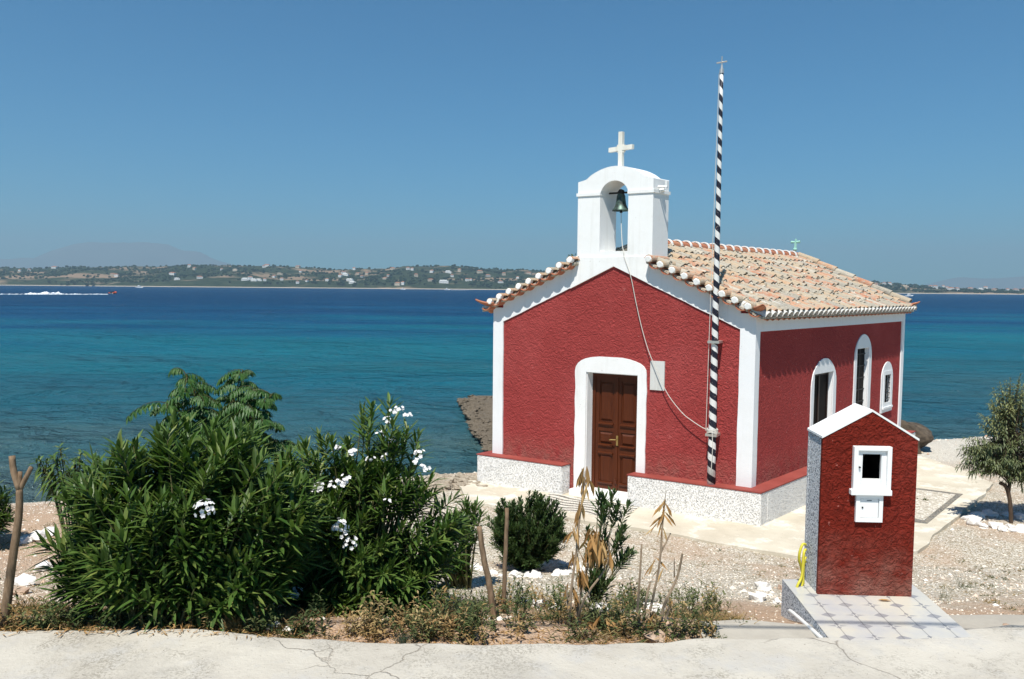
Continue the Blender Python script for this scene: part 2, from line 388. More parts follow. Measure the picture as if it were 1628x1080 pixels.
def sea_mat():
    m = Mat('sea_water', .5, 0); v = m.co()
    sx = m.n('SeparateXYZ'); m.l(v, sx.inputs[0]); d = sx.outputs[1]
    wv = m.co((.8, 1, 1)); w2 = m.co((.10, .30, 1))
    dd = m.math('ADD', d, m.math('MULTIPLY', sx.outputs[0], -.22))
    wob = m.math('MULTIPLY', m.math('SUBTRACT', m.noise(.16, 4, .6, w2), .5), 1.0)
    lg = m.math('ADD', m.math('LOGARITHM', m.math('MAXIMUM', dd, 10), 10), wob)        # 1.2 = 16 m ... 3 = 1000 m
    c = m.ramp(m.math('DIVIDE', lg, 4), [(.28, (.085, .105, .085)), (.335, (.034, .095, .105)), (.375, (.014, .092, .120)), (.43, (.004, .120, .160)),
        (.465, (.003, .105, .160)), (.52, (.001, .056, .135)), (.60, (.001, .034, .098)), (1, (.001, .030, .092))])
    rk = m.ramp(m.noise(.55, 5, .6, m.co((.6, 1, 1))), [(.5, 0), (.64, 1)])
    near = m.ramp(m.math('DIVIDE', lg, 4), [(.30, 1), (.42, 0)])
    c = m.mix(m.math('MULTIPLY', m.math('MULTIPLY', rk, near), .65), c, (.016, .040, .045))
    st = m.ramp(m.noise(.05, 5, .65, m.co((.16, 1, 1))), [(.40, 0), (.70, 1)])
    c = m.mix(m.math('MULTIPLY', st, .55), c, m.mix(1.0, c, (.45, .58, .80), 'MULTIPLY'))
    h1 = m.noise(.055, 9, .56, m.co((.8, 1, 1)), .4); h2 = m.noise(.9, 6, .6, wv, .5)
    bn = [m.n('Bump') for _ in range(2)]
    for q, h, st_, ds in zip(bn, (h1, h2), (1, 1), (8.0, .7)):
        q.inputs['Strength'].default_value = st_; q.inputs['Distance'].default_value = ds; m.l(h, q.inputs['Height'])
    m.l(bn[0].outputs[0], bn[1].inputs['Normal']); nn = bn[1].outputs[0]
    df = m.n('BsdfDiffuse'); m.l(c, df.inputs[0]); m.l(nn, df.inputs['Normal'])
    gl = m.n('BsdfGlossy'); gl.inputs['Roughness'].default_value = .14; m.l(nn, gl.inputs['Normal']); gl.inputs[0].default_value = (.80, .95, 1, 1)
    fr = m.n('Fresnel'); fr.inputs[0].default_value = 1.33; m.l(nn, fr.inputs['Normal'])
    mx = m.n('MixShader'); m.l(m.math('MINIMUM', m.math('MULTIPLY', fr.outputs[0], .75), .42), mx.inputs[0]); m.l(df.outputs[0], mx.inputs[1]); m.l(gl.outputs[0], mx.inputs[2])
    m.l(mx.outputs[0], m.nt.nodes['Material Output'].inputs[0]); return m.m
mb = MB(); mb.add([(-15900, 8, 0), (15900, 8, 0), (15900, 15900, 0), (-15900, 15900, 0)], [(0, 1, 2, 3)])
struct(in_shore_axes(mb.build('sea', sea_mat())))

def road_mat():
    m = Mat('worn_concrete', .9, .15); v = m.co()
    n = m.noise(1.4, 6, .65, v); f = m.noise(34, 4, .7, v)
    c = m.mix(m.ramp(n, [(.3, 0), (.7, 1)]), (.40, .37, .315), (.53, .50, .43))
    c = m.mix(m.ramp(m.noise(3.1, 5, .7, v), [(.5, 0), (.68, .7)]), c, (.42, .41, .385))
    c = m.mix(m.ramp(m.noise(55, 3, .6, v), [(.66, 0), (.72, .8)]), c, (.17, .15, .12))
    c = m.mix(m.math('MULTIPLY', m.ramp(m.noise(1.9, 5, .7, v), [(.50, 0), (.62, 1)]), m.ramp(m.noise(70, 3, .7, v), [(.48, 0), (.56, .75)])), c, (.24, .22, .18))
    c = m.mix(m.ramp(m.noise(.8, 6, .72, v, .8), [(.54, 0), (.66, .45)]), c, (.33, .31, .27))
    wp = m.n('Vector' + 'Math', operation='ADD'); nz = m.n('TexNoise'); nz.inputs['Scale'].default_value = 2.2; nz.inputs['Detail'].default_value = 6; m.l(v, nz.inputs['Vector'])
    sc2 = m.n('VectorMath', operation='SCALE'); sc2.inputs['Scale'].default_value = .55; m.l(nz.outputs['Color'], sc2.inputs[0])
    m.l(v, wp.inputs[0]); m.l(sc2.outputs[0], wp.inputs[1])
    e = m.vor(.75, wp.outputs[0], 'DISTANCE_TO_EDGE', 'Distance')
    crack = m.math('MULTIPLY', m.ramp(e, [(.001, 1), (.0045, 0)]), m.ramp(m.noise(.7, 3, .5, v), [(.47, 0), (.53, 1)]))
    c = m.mix(m.math('MULTIPLY', crack, .55), c, (.24, .19, .14))
    m.color(c); m.bump(m.math('SUBTRACT', m.math('ADD', f, m.math('MULTIPLY', n, 3)), m.math('MULTIPLY', crack, 3)), .55, .012); return m.m
ROAD = road_mat()
# road edge, world points measured along the kerbless concrete rim
edge = []
tab = [(-30, 4.8), (-3.2, 4.68), (-2.6, 4.70), (-1.95, 4.74), (-1.35, 4.62), (-.7, 4.565), (-.2, 4.56), (.5, 4.58), (.95, 4.61), (1.15, 4.66), (1.9, 4.69), (2.4, 4.74), (2.8, 4.80), (3.2, 4.9), (30, 5.6)]
rr = -24.0
while rr < 24:
    k = .02 * noise.noise(Vector((rr * 3, 0, 0))) + .015 * noise.noise(Vector((rr * 11, 4, 0)))
    edge.append((rr, lerp_table(tab, rr) + k)); rr += .04 if abs(rr) < 5 else .5
n = len(edge); vs = []; fs = []
for (a, b) in edge: vs += [(a, -9.0, 2.28), (a, b - .03, 2.28), (a, b, 2.268), (a, b + .012, 2.05)]
for i in range(n - 1):
    for k in range(3): o = i * 4 + k; fs.append((o, o + 4, o + 5, o + 1))
mb = MB(); mb.add(vs, fs); o = mb.build('road', ROAD, smooth=False); struct(in_shore_axes(fix_normals(o)))

def sheet(name, pts, z0, mat, thick=.08, kind='structure'):
    mb = MB(); mb.plate(pts, [], lambda u, v, d: (u, v, d), z0 - thick, z0)
    o = fix_normals(mb.build(name, mat)); o['kind'] = kind; return o
def jitter(pts, amp, step=.12, seed=0):
    out = []
    for (a, b) in zip(pts, pts[1:] + pts[:1]):
        a = Vector((*a, 0)); b = Vector((*b, 0)); k = max(1, int((b - a).length / step))
        for i in range(k):
            p = a.lerp(b, i / k); p += Vector((noise.noise(p * 2.3 + Vector((seed, 0, 0))), noise.noise(p * 2.3 + Vector((0, seed + 9, 3))), 0)) * amp
            out.append((p.x, p.y))
    return out
m = Mat('pale_cement', .9, .15); v = m.co(); n = m.noise(1.1, 6, .65, v); f = m.noise(40, 4, .6, v)
c = m.mix(m.ramp(n, [(.3, 0), (.7, 1)]), (.44, .39, .30), (.60, .555, .45))
c = m.mix(m.ramp(m.noise(2.6, 6, .7, v), [(.52, 0), (.62, .8)]), c, (.68, .65, .56)); c = m.mix(m.ramp(m.noise(25, 4, .6, v), [(.66, 0), (.72, .6)]), c, (.24, .2, .15))
m.color(c); m.bump(m.math('ADD', f, m.math('MULTIPLY', n, 2)), .4, .01); CEMENT = m.m
path = [(-4.95, -.4), (-4.6, -.72), (-4.05, -1.38), (-3.0, -1.32), (-2.0, -1.30), (-1.0, -1.2), (.2, -1.28), (1.0, -1.25), (1.7, -.9), (2.2, -.2), (2.55, 1.6), (2.93, 3.44), (3.12, 4.6), (2.75, 5.3), (2.1, 6.2), (1.5, 6.7), (.4, 6.0), (-4.3, 5.0)]
sheet('path', jitter(path, .05), 1.052, CEMENT)
# pebble panel with a dark border beside the path
def pebble_mat(name, stops, scale):
    m = Mat(name, .8, .2); v = m.co(); pc = m.vor(scale, v, 'F1', 'Color'); pd = m.vor(scale, v); s = m.n('SeparateColor'); m.l(pc, s.inputs[0])
    m.color(m.mix(m.ramp(pd, [(.4, 0), (.8, .8)]), m.ramp(s.outputs[0], stops), (.30, .26, .20))); m.bump(m.math('SUBTRACT', 1.0, pd), .8, .015); return m.m
PALE_PEB = pebble_mat('pale_pebbles', [(0, (.38, .34, .27)), (.4, (.58, .54, .45)), (1, (.74, .71, .64))], 30)
DARK_PEB = pebble_mat('dark_pebbles', [(0, (.08, .085, .08)), (1, (.22, .21, .19))], 34)
q = [at_z(1380, 778, 1.052), at_z(1462, 777, 1.052), at_z(1531, 786, 1.052), at_z(1474, 833, 1.052), at_z(1380, 822, 1.052)]
cen = sum(q, Vector()) / 5
sheet('pebble_border', [(p.x, p.y) for p in q], 1.058, DARK_PEB, .03)
sheet('pebble_panel', [((p.x - cen.x) * .86 + cen.x, (p.y - cen.y) * .86 + cen.y) for p in q], 1.064, PALE_PEB, .03)
def mosaic():
    m = Mat('black_and_white_pebble_mosaic', .8, .2); v = m.co(); pd = m.vor(46, v)
    wv = m.n('TexWave', wave_type='BANDS', bands_direction='Y'); wv.inputs['Scale'].default_value = 2.4; wv.inputs['Distortion'].default_value = 11; wv.inputs['Detail'].default_value = 1.2; wv.inputs['Detail Scale'].default_value = .7
    m.l(v, wv.inputs['Vector'])
    k = m.ramp(wv.outputs['Fac'], [(.55, 0), (.68, .95)])
    c = m.mix(k, (.66, .63, .56), (.055, .06, .055)); m.color(m.mix(m.ramp(pd, [(.4, 0), (.8, .8)]), c, (.34, .30, .24))); m.bump(m.math('SUBTRACT', 1.0, pd), .8, .012); return m.m
sheet('pebble_mosaic', jitter([(-3.15, -.24), (-1.62, -.24), (-1.62, -.98), (-3.15, -1.02)], .03), 1.06, mosaic(), .03)
# lower concrete strips between the road rim and the garden
def strip(r1, r2, d1, d2): return [(p.x, p.y) for p in (sh(r1, d1), sh(r2, d1), sh(r2, d2), sh(r1, d2))]
m = Mat('grey_cement', .9, .15); n = m.noise(2.4, 6, .65); m.color(m.mix(m.ramp(n, [(.3, 0), (.7, 1)]), (.30, .275, .235), (.42, .39, .33))); m.bump(m.noise(40, 4), .4, .01); GREYCEM = m.m
sheet('gutter_strip', jitter(strip(1.22, 2.05, 4.3, 4.99), .11, .10, 5), 2.236, GREYCEM)
sheet('gutter_strip', jitter(strip(2.75, 6.5, 4.3, 5.13), .03), 2.238, GREYCEM)

# ------------------------------------------------------------------ chapel
ZP = 1.54; W_, L_ = 4.40, 6.55; GS = 0.2273
def ch(a, b, z): return (a + b * math.sin(GS), b * math.cos(GS), z + ZP)      # chapel axes: a along the front, b to the back, z above the plinth
def F2(u, v, d): return ch(u, d, v)                                            # plates on the front
def S2(u, v, d): return ch(-d, u, v)                                           # plates on the right side, d inward
chapel = thing('chapel', (-2.2, 0, 1.04), 'small dark red chapel with white trim, clay tile roof and white bell gable', 'chapel')
SLOPE = .458
def zu(a): return 2.53 + SLOPE * (2.2 - abs(a + 2.2))                          # underside of the roof
def arch(u0, u1, v0, spring, top, n=14):
    c = (u0 + u1) / 2; h = (u1 - u0) / 2
    return [(u0, v0), (u1, v0)] + [(c + h * math.cos(math.pi * i / n), spring + (top - spring) * math.sin(math.pi * i / n)) for i in range(n + 1)]
def seg_arch(u0, u1, v0, spring, top, n=14):
    # flat arch with quickly rounded shoulders
    c = (u0 + u1) / 2; h = (u1 - u0) / 2
    return [(u0, v0), (u1, v0)] + [(c + h * math.copysign(abs(math.cos(math.pi * i / n)) ** .75, math.cos(math.pi * i / n)), spring + (top - spring) * math.sin(math.pi * i / n) ** .85) for i in range(n + 1)]
def rect(u0, u1, v0, v1): return [(u0, v0), (u1, v0), (u1, v1), (u0, v1)]
WT = .34
def wob(pts, amp=.006, step=.09, seed=0):
    out = []
    for (a, b) in zip(pts, pts[1:] + pts[:1]):
        L = math.hypot(b[0] - a[0], b[1] - a[1]); k = max(1, int(L / step))
        for i in range(k):
            u = a[0] + (b[0] - a[0]) * i / k; v_ = a[1] + (b[1] - a[1]) * i / k; q = Vector((u * 4.3 + seed, v_ * 4.3, seed))
            out.append((u + amp * noise.noise(q) * 1.8, v_ + amp * noise.noise(q + Vector((7, 3, 1))) * 1.8))
    return out
DO = (-2.652, -1.768, -.40, 1.53)
W1 = (2.13, 2.93, .10, 1.50); W2o = (4.0, 4.60, .45, 1.83); W3 = (5.47, 5.86, .66, 1.265)
mb = MB()
zc = 3.37; ac = 2.2 - (zc - 2.54) / SLOPE
g0 = [(-W_, -.6), (0, -.6), (0, 2.54), (-2.2 + ac, zc), (-2.2 - ac, zc), (-W_, 2.54)]
g1 = [(-W_, -.6), (0, -.6), (0, 2.54), (-2.2, 2.54 + SLOPE * 2.2), (-W_, 2.54)]
mb.plate(g0, [rect(*DO)], F2, 0.0, WT)
mb.plate(rect(WT, L_ - WT, -.6, 2.54), [rect(*W1), rect(*W2o), rect(*W3)], S2, 0.0, WT)
mb.plate(rect(WT, L_ - WT, -.6, 2.54), [], lambda u, v, d: ch(-W_ + d, u, v), 0.0, WT)
mb.plate(g1, [], lambda u, v, d: ch(u, L_ - d, v), 0.0, WT)
fix_normals(mb.build('wall', RED, chapel))
# interior floor keeps the openings dark
# plinth
DF, DL, DR = .222, .17, .25
def plinth_piece(a0, a1, b0, b1): mb.box(a0, a1, b0, b1, -.75, -.016, ch)
mb = MB()
mb.box(-W_ - DL, -2.92, -DF, -.003, -.75, -.016, ch)
mb.box(-1.782, DR, -DF, -.003, -.75, -.016, ch)
mb.box(.003, DR, .0, L_ + .2, -.75, -.016, ch)
mb.box(-W_ - DL, -W_ - .003, .0, L_ + .2, -.75, -.016, ch)
mb.box(-W_, 0, L_ + .003, L_ + .2, -.75, -.016, ch)
pl_ = mb.build('plinth', ROUGHCAST, chapel)
bv = pl_.modifiers.new('bevel', 'BEVEL'); bv.width = .018; bv.segments = 2
mb = MB()
e = .006
mb.box(-W_ - DL - e, -2.92 + e, -DF - e, -.002, -.018, 0, ch)
mb.box(-1.782 - e, DR + e, -DF - e, -.002, -.018, 0, ch)
mb.box(.002, DR + e, .0, L_ + .2, -.018, 0, ch)
mb.box(-W_ - DL - e, -W_ - .002, .0, L_ + .2, -.018, 0, ch)
mb.build('plinth_ledge', PLINTH_RED, chapel)
# corner pilasters (each a part)
for (a0, a1, b0, b1) in ((-W_ - .02, -W_ + .178, -.022, .12), (-.205, .022, -.022, .12), (-.10, .022, L_ - .13, L_ + .022), (-W_ - .022, -W_ + .1, L_ - .13, L_ + .022)):
    mb = MB(); zs = [2.535 * i / 24 for i in range(25)]; le = a0 < -3; vs = []; fs = []
    for z in zs:
        k = .007 * noise.noise(Vector((a0 * 3, 1, z * 4))); k2 = .007 * noise.noise(Vector((a0 * 3, 9, z * 4)))
        A0, A1, Bb = (a0, a1 + k, b1 + k2) if le else (a0 + k, a1, b1 + k2)
        if b0 > 1: A0, A1, Bb = a0, a1, b1
        B0_ = b0 + (k2 if b0 > 1 else 0)
        vs += [ch(A0, B0_, z), ch(A1, B0_, z), ch(A1, Bb, z), ch(A0, Bb, z)]
    for i in range(24):
        for q in range(4): fs.append((i * 4 + q, i * 4 + (q + 1) % 4, i * 4 + 4 + (q + 1) % 4, i * 4 + 4 + q))
    fs += [(3, 2, 1, 0), (96, 97, 98, 99)]; mb.add(vs, fs); o = mb.build('pilaster', WHITE_TRIM, chapel)
# white bands under the roof
mb = MB()
mb.plate(wob([(-W_ + .178, 2.30), (-2.2, 3.225), (-2.2, zc - .004), (-2.2 - ac, zc - .004), (-W_ + .178, zu(-W_ + .178))], .005), [], F2, -.020, -.002)
mb.plate(wob([(-.205, 2.30), (-2.2, 3.225), (-2.2, zc - .004), (-2.2 + ac, zc - .004), (-.205, zu(-.205))], .005, .09, 2), [], F2, -.020, -.002)
mb.plate(rect(.12, L_ - .13, 2.27, 2.535), [], S2, -.020, -.002)
fix_normals(mb.build('frieze', WHITE_TRIM, chapel))
# door surround
mb = MB()
mb.plate(wob(seg_arch(-2.846, -1.622, -.5, 1.545, 1.793), .007), [rect(*DO)], F2, -.018, -.001)
# reveals painted white
for (u0, u1, v0, v1) in ((DO[0] - .004, DO[0] + .012, DO[2], DO[3]), (DO[1] - .012, DO[1] + .004, DO[2], DO[3]), (DO[0] + .012, DO[1] - .012, DO[3] - .012, DO[3] + .004)):
    mb.box(u0, u1, .001, .17, v0, v1, ch)
fix_normals(mb.build('door_surround', WHITE, chapel))
mb = MB(); mb.box(-2.84, -1.79, -.16, .2, -.62, -.388, ch); o = mb.build('doorstep', WHITE, chapel)
b_ = o.modifiers.new('bevel', 'BEVEL'); b_.width = .015; b_.segments = 2
# double door
door = MB(); yd = .175
door.box(DO[0] + .012, DO[0] + .062, yd - .03, yd + .04, DO[2], DO[3] - .012, ch)
door.box(DO[1] - .062, DO[1] - .012, yd - .03, yd + .04, DO[2], DO[3] - .012, ch)
door.box(DO[0] + .062, DO[1] - .062, yd - .03, yd + .04, DO[3] - .075, DO[3] - .012, ch)
dro = door.build('door', WOOD, chapel)
def zz(t): return 1.53 - (t - 200) / 720 * 1.93
cx_ = (DO[0] + DO[1]) / 2
def frust(mb, u0, u1, v0, v1, ins, b0, b1):
    p = [ch(u0, b0, v0), ch(u1, b0, v0), ch(u1, b0, v1), ch(u0, b0, v1), ch(u0 + ins, b1, v0 + ins), ch(u1 - ins, b1, v0 + ins), ch(u1 - ins, b1, v1 - ins), ch(u0 + ins, b1, v1 - ins)]
    mb.hexa(p)
for s in (0, 1):
    u0 = DO[0] + .064 if s == 0 else cx_ + .002; u1 = cx_ - .002 if s == 0 else DO[1] - .064
    mb = MB(); mb.box(u0, u1, yd, yd + .04, DO[2] + .012, DO[3] - .076, ch)
    # stiles and rails standing proud
    for (a, b, c, d) in ((u0, u0 + .065, DO[2] + .012, DO[3] - .076), (u1 - .065, u1, DO[2] + .012, DO[3] - .076)): mb.box(a, b, yd - .014, yd + .002, c, d, ch)
    for (c, d) in ((DO[2] + .012, zz(890)), (zz(690), zz(640)), (zz(560), zz(505)), (zz(250), DO[3] - .076)): mb.box(u0 + .065, u1 - .065, yd - .014, yd + .002, c, d, ch)
    # raised panels
    frust(mb, u0 + .078, u1 - .078, zz(878), zz(702), .035, yd + .001, yd - .022)
    frust(mb, u0 + .078, u1 - .078, zz(632), zz(568), .028, yd + .001, yd - .022)
    frust(mb, u0 + .078, u1 - .078, zz(495), zz(262), .030, yd + .001, yd - .020)
    # small moulded ledges
    for t in (522, 652, 700, 880):
        p = zz(t); mb.hexa([ch(u0 + .06, yd - .045, p + .012), ch(u1 - .06, yd - .045, p + .012), ch(u1 - .06, yd - .012, p - .022), ch(u0 + .06, yd - .012, p - .022), ch(u0 + .06, yd - .045, p + .026), ch(u1 - .06, yd - .045, p + .026), ch(u1 - .06, yd - .012, p + .034), ch(u0 + .06, yd - .012, p + .034)])
    fix_normals(mb.build('door_leaf', WOOD, dro))
mb = MB(); mb.box(cx_ - .022, cx_ + .022, yd - .03, yd - .014, DO[2] + .012, DO[3] - .08, ch); mb.tube([ch(cx_, yd - .03, DO[2] + .13), ch(cx_, yd - .034, DO[2] + .20)], .024, 10); mb.build('meeting_stile', WOOD, dro)
mb = MB(); hz_ = zz(602)
mb.box(cx_ + .004, cx_ + .036, yd - .042, yd - .028, hz_ - .10, hz_ + .06, ch); mb.tube([ch(cx_ + .02, yd - .042, hz_), ch(cx_ + .02, yd - .085, hz_), ch(cx_ - .06, yd - .09, hz_ - .004), ch(cx_ - .085, yd - .088, hz_ - .012)], .009, 8); mb.build('handle', BRASS, dro)
# plaque
mb = MB(); mb.box(-1.562, -1.335, -.022, -.002, 1.32, 1.77, ch); mb.build('plaque', PLAQUE, chapel)
# side windows: surround plates, reveals and infill
def side_opening(name, outer, op, recess, build_in):
    mb = MB()
    mb.plate(wob(outer, .006, .09, 3), [rect(*op)], S2, -.016, -.001)
    u0, u1, v0, v1 = op
    def bx(a, b, c, d): mb.hexa([S2(a, c, .001), S2(b, c, .001), S2(b, c, recess), S2(a, c, recess), S2(a, d, .001), S2(b, d, .001), S2(b, d, recess), S2(a, d, recess)])
    bx(u0 - .004, u0 + .01, v0, v1); bx(u1 - .01, u1 + .004, v0, v1); bx(u0 + .01, u1 - .01, v1 - .01, v1 + .004); bx(u0 + .01, u1 - .01, v0 - .004, v0 + .01)
    win = fix_normals(mb.build('window', WHITE_TRIM, chapel)); build_in(win, op); return win
def sbox(mb, a, b, d0, d1, c, d): mb.hexa([S2(a, c, d0), S2(b, c, d0), S2(b, c, d1), S2(a, c, d1), S2(a, d, d0), S2(b, d, d0), S2(b, d, d1), S2(a, d, d1)])
def in1(win, op):
    u0, u1, v0, v1 = op
    mb = MB(); sbox(mb, u0, u1, .075, .085, v0, v1); fix_normals(mb.build('pane', GLASS, win))
    mb = MB()
    for (a, b, c, d) in ((u0, u0 + .05, v0, v1), (u1 - .05, u1, v0, v1), (u0 + .05, u1 - .05, v1 - .05, v1), (u0 + .05, u1 - .05, v0, v0 + .05), ((u0 + u1) / 2 - .025, (u0 + u1) / 2 + .025, v0 + .05, v1 - .05)): sbox(mb, a, b, .062, .074, c, d)
    fix_normals(mb.build('frame', DARK_WOOD, win))
def in2(win, op):
    u0, u1, v0, v1 = op
    mb = MB(); sbox(mb, u0, u1, .060, .070, v0, v1); fix_normals(mb.build('pane', GLASS, win))
    mb = MB(); k = v0 + .16
    while k < v1: sbox(mb, u0, u1,   .046, .056, k - .010, k + .010); k += .22
    sbox(mb, (u0 + u1) / 2 - .012, (u0 + u1) / 2 + .012, .042, .046, v0, v1)
    fix_normals(mb.build('grille', IRON, win))
def in3(win, op):
    u0, u1, v0, v1 = op
    mb = MB()
    for (a, b, c, d) in ((u0 - .05, u0 + .03, v0 - .05, v1 + .05), (u1 - .03, u1 + .05, v0 - .05, v1 + .05), (u0 + .03, u1 - .03, v1 - .03, v1 + .05), (u0 + .03, u1 - .03, v0 - .05, v0 + .03)): sbox(mb, a, b, -.028, -.018, c, d)
    sbox(mb, u0 - .07, u1 + .07, -.05, -.018, v0 - .09, v0 - .052)
    fix_normals(mb.build('frame', WHITE_TRIM, win))
    mb = MB(); sbox(mb, u0, u1, .045, .055, v0, v1); fix_normals(mb.build('pane', GLASS, win))
    mb = MB()
    for i in range(1, 4): a = u0 + (u1 - u0) * i / 4; mb.tube([S2(a, v0, .0), S2(a, v1, .0)], .007, 6)
    for i in range(1, 6): c = v0 + (v1 - v0) * i / 6; mb.tube([S2(u0, c, .0), S2(u1, c, .0)], .007, 6)
    mb.build('grille', IRON, win)
side_opening('w', arch(2.02, 3.06, .0, 1.30, 1.74), W1, .13, in1)
side_opening('w', arch(3.885, 4.74, .35, 1.65, 2.08), W2o, .10, in2)
side_opening('w', arch(5.335, 5.99, .495, 1.17, 1.49), W3, .06, in3)

# ---- roof
rb = random.Random(5)
OVF, OVE = .13, .15           # overhang past the front and the eaves
def slope_pt(side, t, b, h):
    """t metres down from the ridge (horizontally), h above the roof bed; side +1 right, -1 left"""
    a = -2.2 + side * t
    return ch(a, b, zu(a) + .03 + h)
roof = MB()
for s in (1, -1):
    N = 2
    for (ta, tb, ba) in ((0, .6, .44), (.6, 2.2 + OVE, -OVF)):
        q8 = [(ta, ba), (tb, ba), (tb, L_ + .12), (ta, L_ + .12)]
        roof.hexa([slope_pt(s, t_, b_, -.03) for t_, b_ in q8] + [slope_pt(s, t_, b_, .0) for t_, b_ in q8])
roof_o = fix_normals(roof.build('roof', MORTAR, chapel))
cosS = 1 / math.sqrt(1 + SLOPE * SLOPE)
def barrel(mb, pts_axis, r0_, r1_, nrm, side_v, concave=False, thick=.012, n=7, half=1.0):
    """half tube along two axis points"""
    p0, p1 = Vector(pts_axis[0]), Vector(pts_axis[1]); vs = []
    for (p, r_) in ((p0, r0_), (p1, r1_)):
        for rad in (r_, r_ - thick):
            for k in range(n + 1):
                a = math.pi * (k / n) * half + math.pi * (1 - half) / 2
                vs.append(p + side_v * (rad * math.cos(a)) + nrm * (rad * math.sin(a) * (-1 if concave else 1)))
    m_ = n + 1; fs = []
    for k in range(n):
        fs += [(k, k + 1, 2 * m_ + k + 1, 2 * m_ + k), (m_ + k + 1, m_ + k, 3 * m_ + k, 3 * m_ + k + 1), (k + 1, k, m_ + k, m_ + k + 1), (2 * m_ + k, 2 * m_ + k + 1, 3 * m_ + k + 1, 3 * m_ + k)]
    fs += [(0, 2 * m_, 3 * m_, m_), (n, m_ + n, 3 * m_ + n, 2 * m_ + n)]
    mb.add(vs, fs)
def tile_tint():
    q = rb.random()
    return q
bdir = Vector(ch(0, 1, 0)) - Vector(ch(0, 0, 0))
for s in (1, -1):
    tiles = MB(); pans = MB(); mort = MB()
    dn = (Vector(slope_pt(s, 1, 0, 0)) - Vector(slope_pt(s, 0, 0, 0))).normalized()
    sv = bdir; nr = dn.cross(sv) if s < 0 else sv.cross(dn); nr.normalize()
    if nr.z < 0: nr = -nr
    nb = 34; b0, b1 = .02, L_ + .05; sp = (b1 - b0) / nb; rows = 8; ln = (2.2 + OVE - .05) / rows
    for i in range(nb + 1):
        b = b0 + i * sp; wob = rb.uniform(-.01, .01); ph_ = rb.uniform(0, .45)
        for j in range(rows):
            if b < .5 and j < 2: continue
            t0 = .06 + (j - ph_) * ln; t0 = max(t0, .05); t1 = t0 + ln * 1.16
            last = j == rows - 1
            t1 = min(t1, 2.2 + OVE + .02)
            if last: t1 = 2.2 + OVE + .02
            jb = b + wob + rb.uniform(-.008, .008); lift = rb.uniform(-.006, .012)
            tiles.tint = tile_tint(); p0 = slope_pt(s, t0, jb, .028 + lift); p1 = slope_pt(s, t1, jb + rb.uniform(-.012, .012), .050 + lift)
            barrel(tiles, (p0, p1), .062, .078, nr, sv)
            if rb.random() < .8 and not last:
                mort.tint = .6 + .4 * rb.random(); pe = Vector(p1) + nr * .028 - dn * .012
                mort.blob(pe, rb.uniform(.036, .052), 1, 1, .75, .4, rb.random() * 60, 1)
            # pan tile between the covers
            pans.tint = tile_tint(); jb2 = b + sp / 2
            if i < nb: barrel(pans, (slope_pt(s, t0, jb2, .085), slope_pt(s, t1, jb2, .105)), .070, .080, nr, sv, True, half=.8, n=5)
            # lumps of bedding mortar and small stones
            for q in range(rb.choice((3, 4, 5, 6, 8))):
                tt = t0 + rb.random() * ln; mort.tint = rb.random()
                c = slope_pt(s, min(tt, 2.2 + OVE - .03), b + rb.uniform(-.06, .14), rb.uniform(.04, .115))
                mort.blob(c, rb.uniform(.014, .036), rb.uniform(.8, 1.5), rb.uniform(.8, 1.5), .6, .4, rb.random() * 50, 1)
        # mortar nose under each eave tile, whitewashed
    tiles.build('cover_tiles', TILE, roof_o); pans.build('pan_tiles', TILE, roof_o)
    mort.build('bedding_mortar', MORTAR, roof_o)
    # double eave course: whitewashed tile ends, their shade painted in as grey
    ev = MB(); ne = 36
    for i in range(ne + 1):
        b = -.02 + i * (L_ + .06) / ne
        p0 = Vector(slope_pt(s, 2.0, b, .0)); p1 = Vector(slope_pt(s, 2.2 + OVE + .035, b, .012))
        barrel(ev, (p0, p1), .078, .084, nr, sv, n=6)
    ev2 = MB()
    for i in range(ne):
        b = -.02 + (i + .5) * (L_ + .06) / ne
        p0 = Vector(slope_pt(s, 2.0, b, .025)); p1 = Vector(slope_pt(s, 2.2 + OVE + .015, b, .02))
        barrel(ev2, (p0, p1), .080, .086, nr, sv, True, n=6, half=.85)
    ev.build('eave_tiles', EAVE_SHADE, roof_o); ev2.tint = .2
    ev2.build('eave_pan_tiles', CLAY, roof_o)
# ridge tiles
rt = MB(); wm = rt; k = .55; i = 0
while k < L_ + .05:
    rt.mi = 0; rt.tint = rb.random(); z0 = 2.53 + SLOPE * 2.2 + .075
    rz = Vector((0, 0, 1)); ra = Vector((1, 0, 0))
    barrel(rt, (ch(-2.2, k, z0 + .012), ch(-2.2, k + .36, z0)), .105, .088, rz, ra, n=9)
    rt.mi = 1
    barrel(wm, (ch(-2.2, k - .012, z0 + .014), ch(-2.2, k + .03, z0 + .013)), .112, .112, rz, ra, n=9, thick=.02)
    k += .31
rt.build('ridge_tiles', [CLAY, MORTAR_WHITE], roof_o)
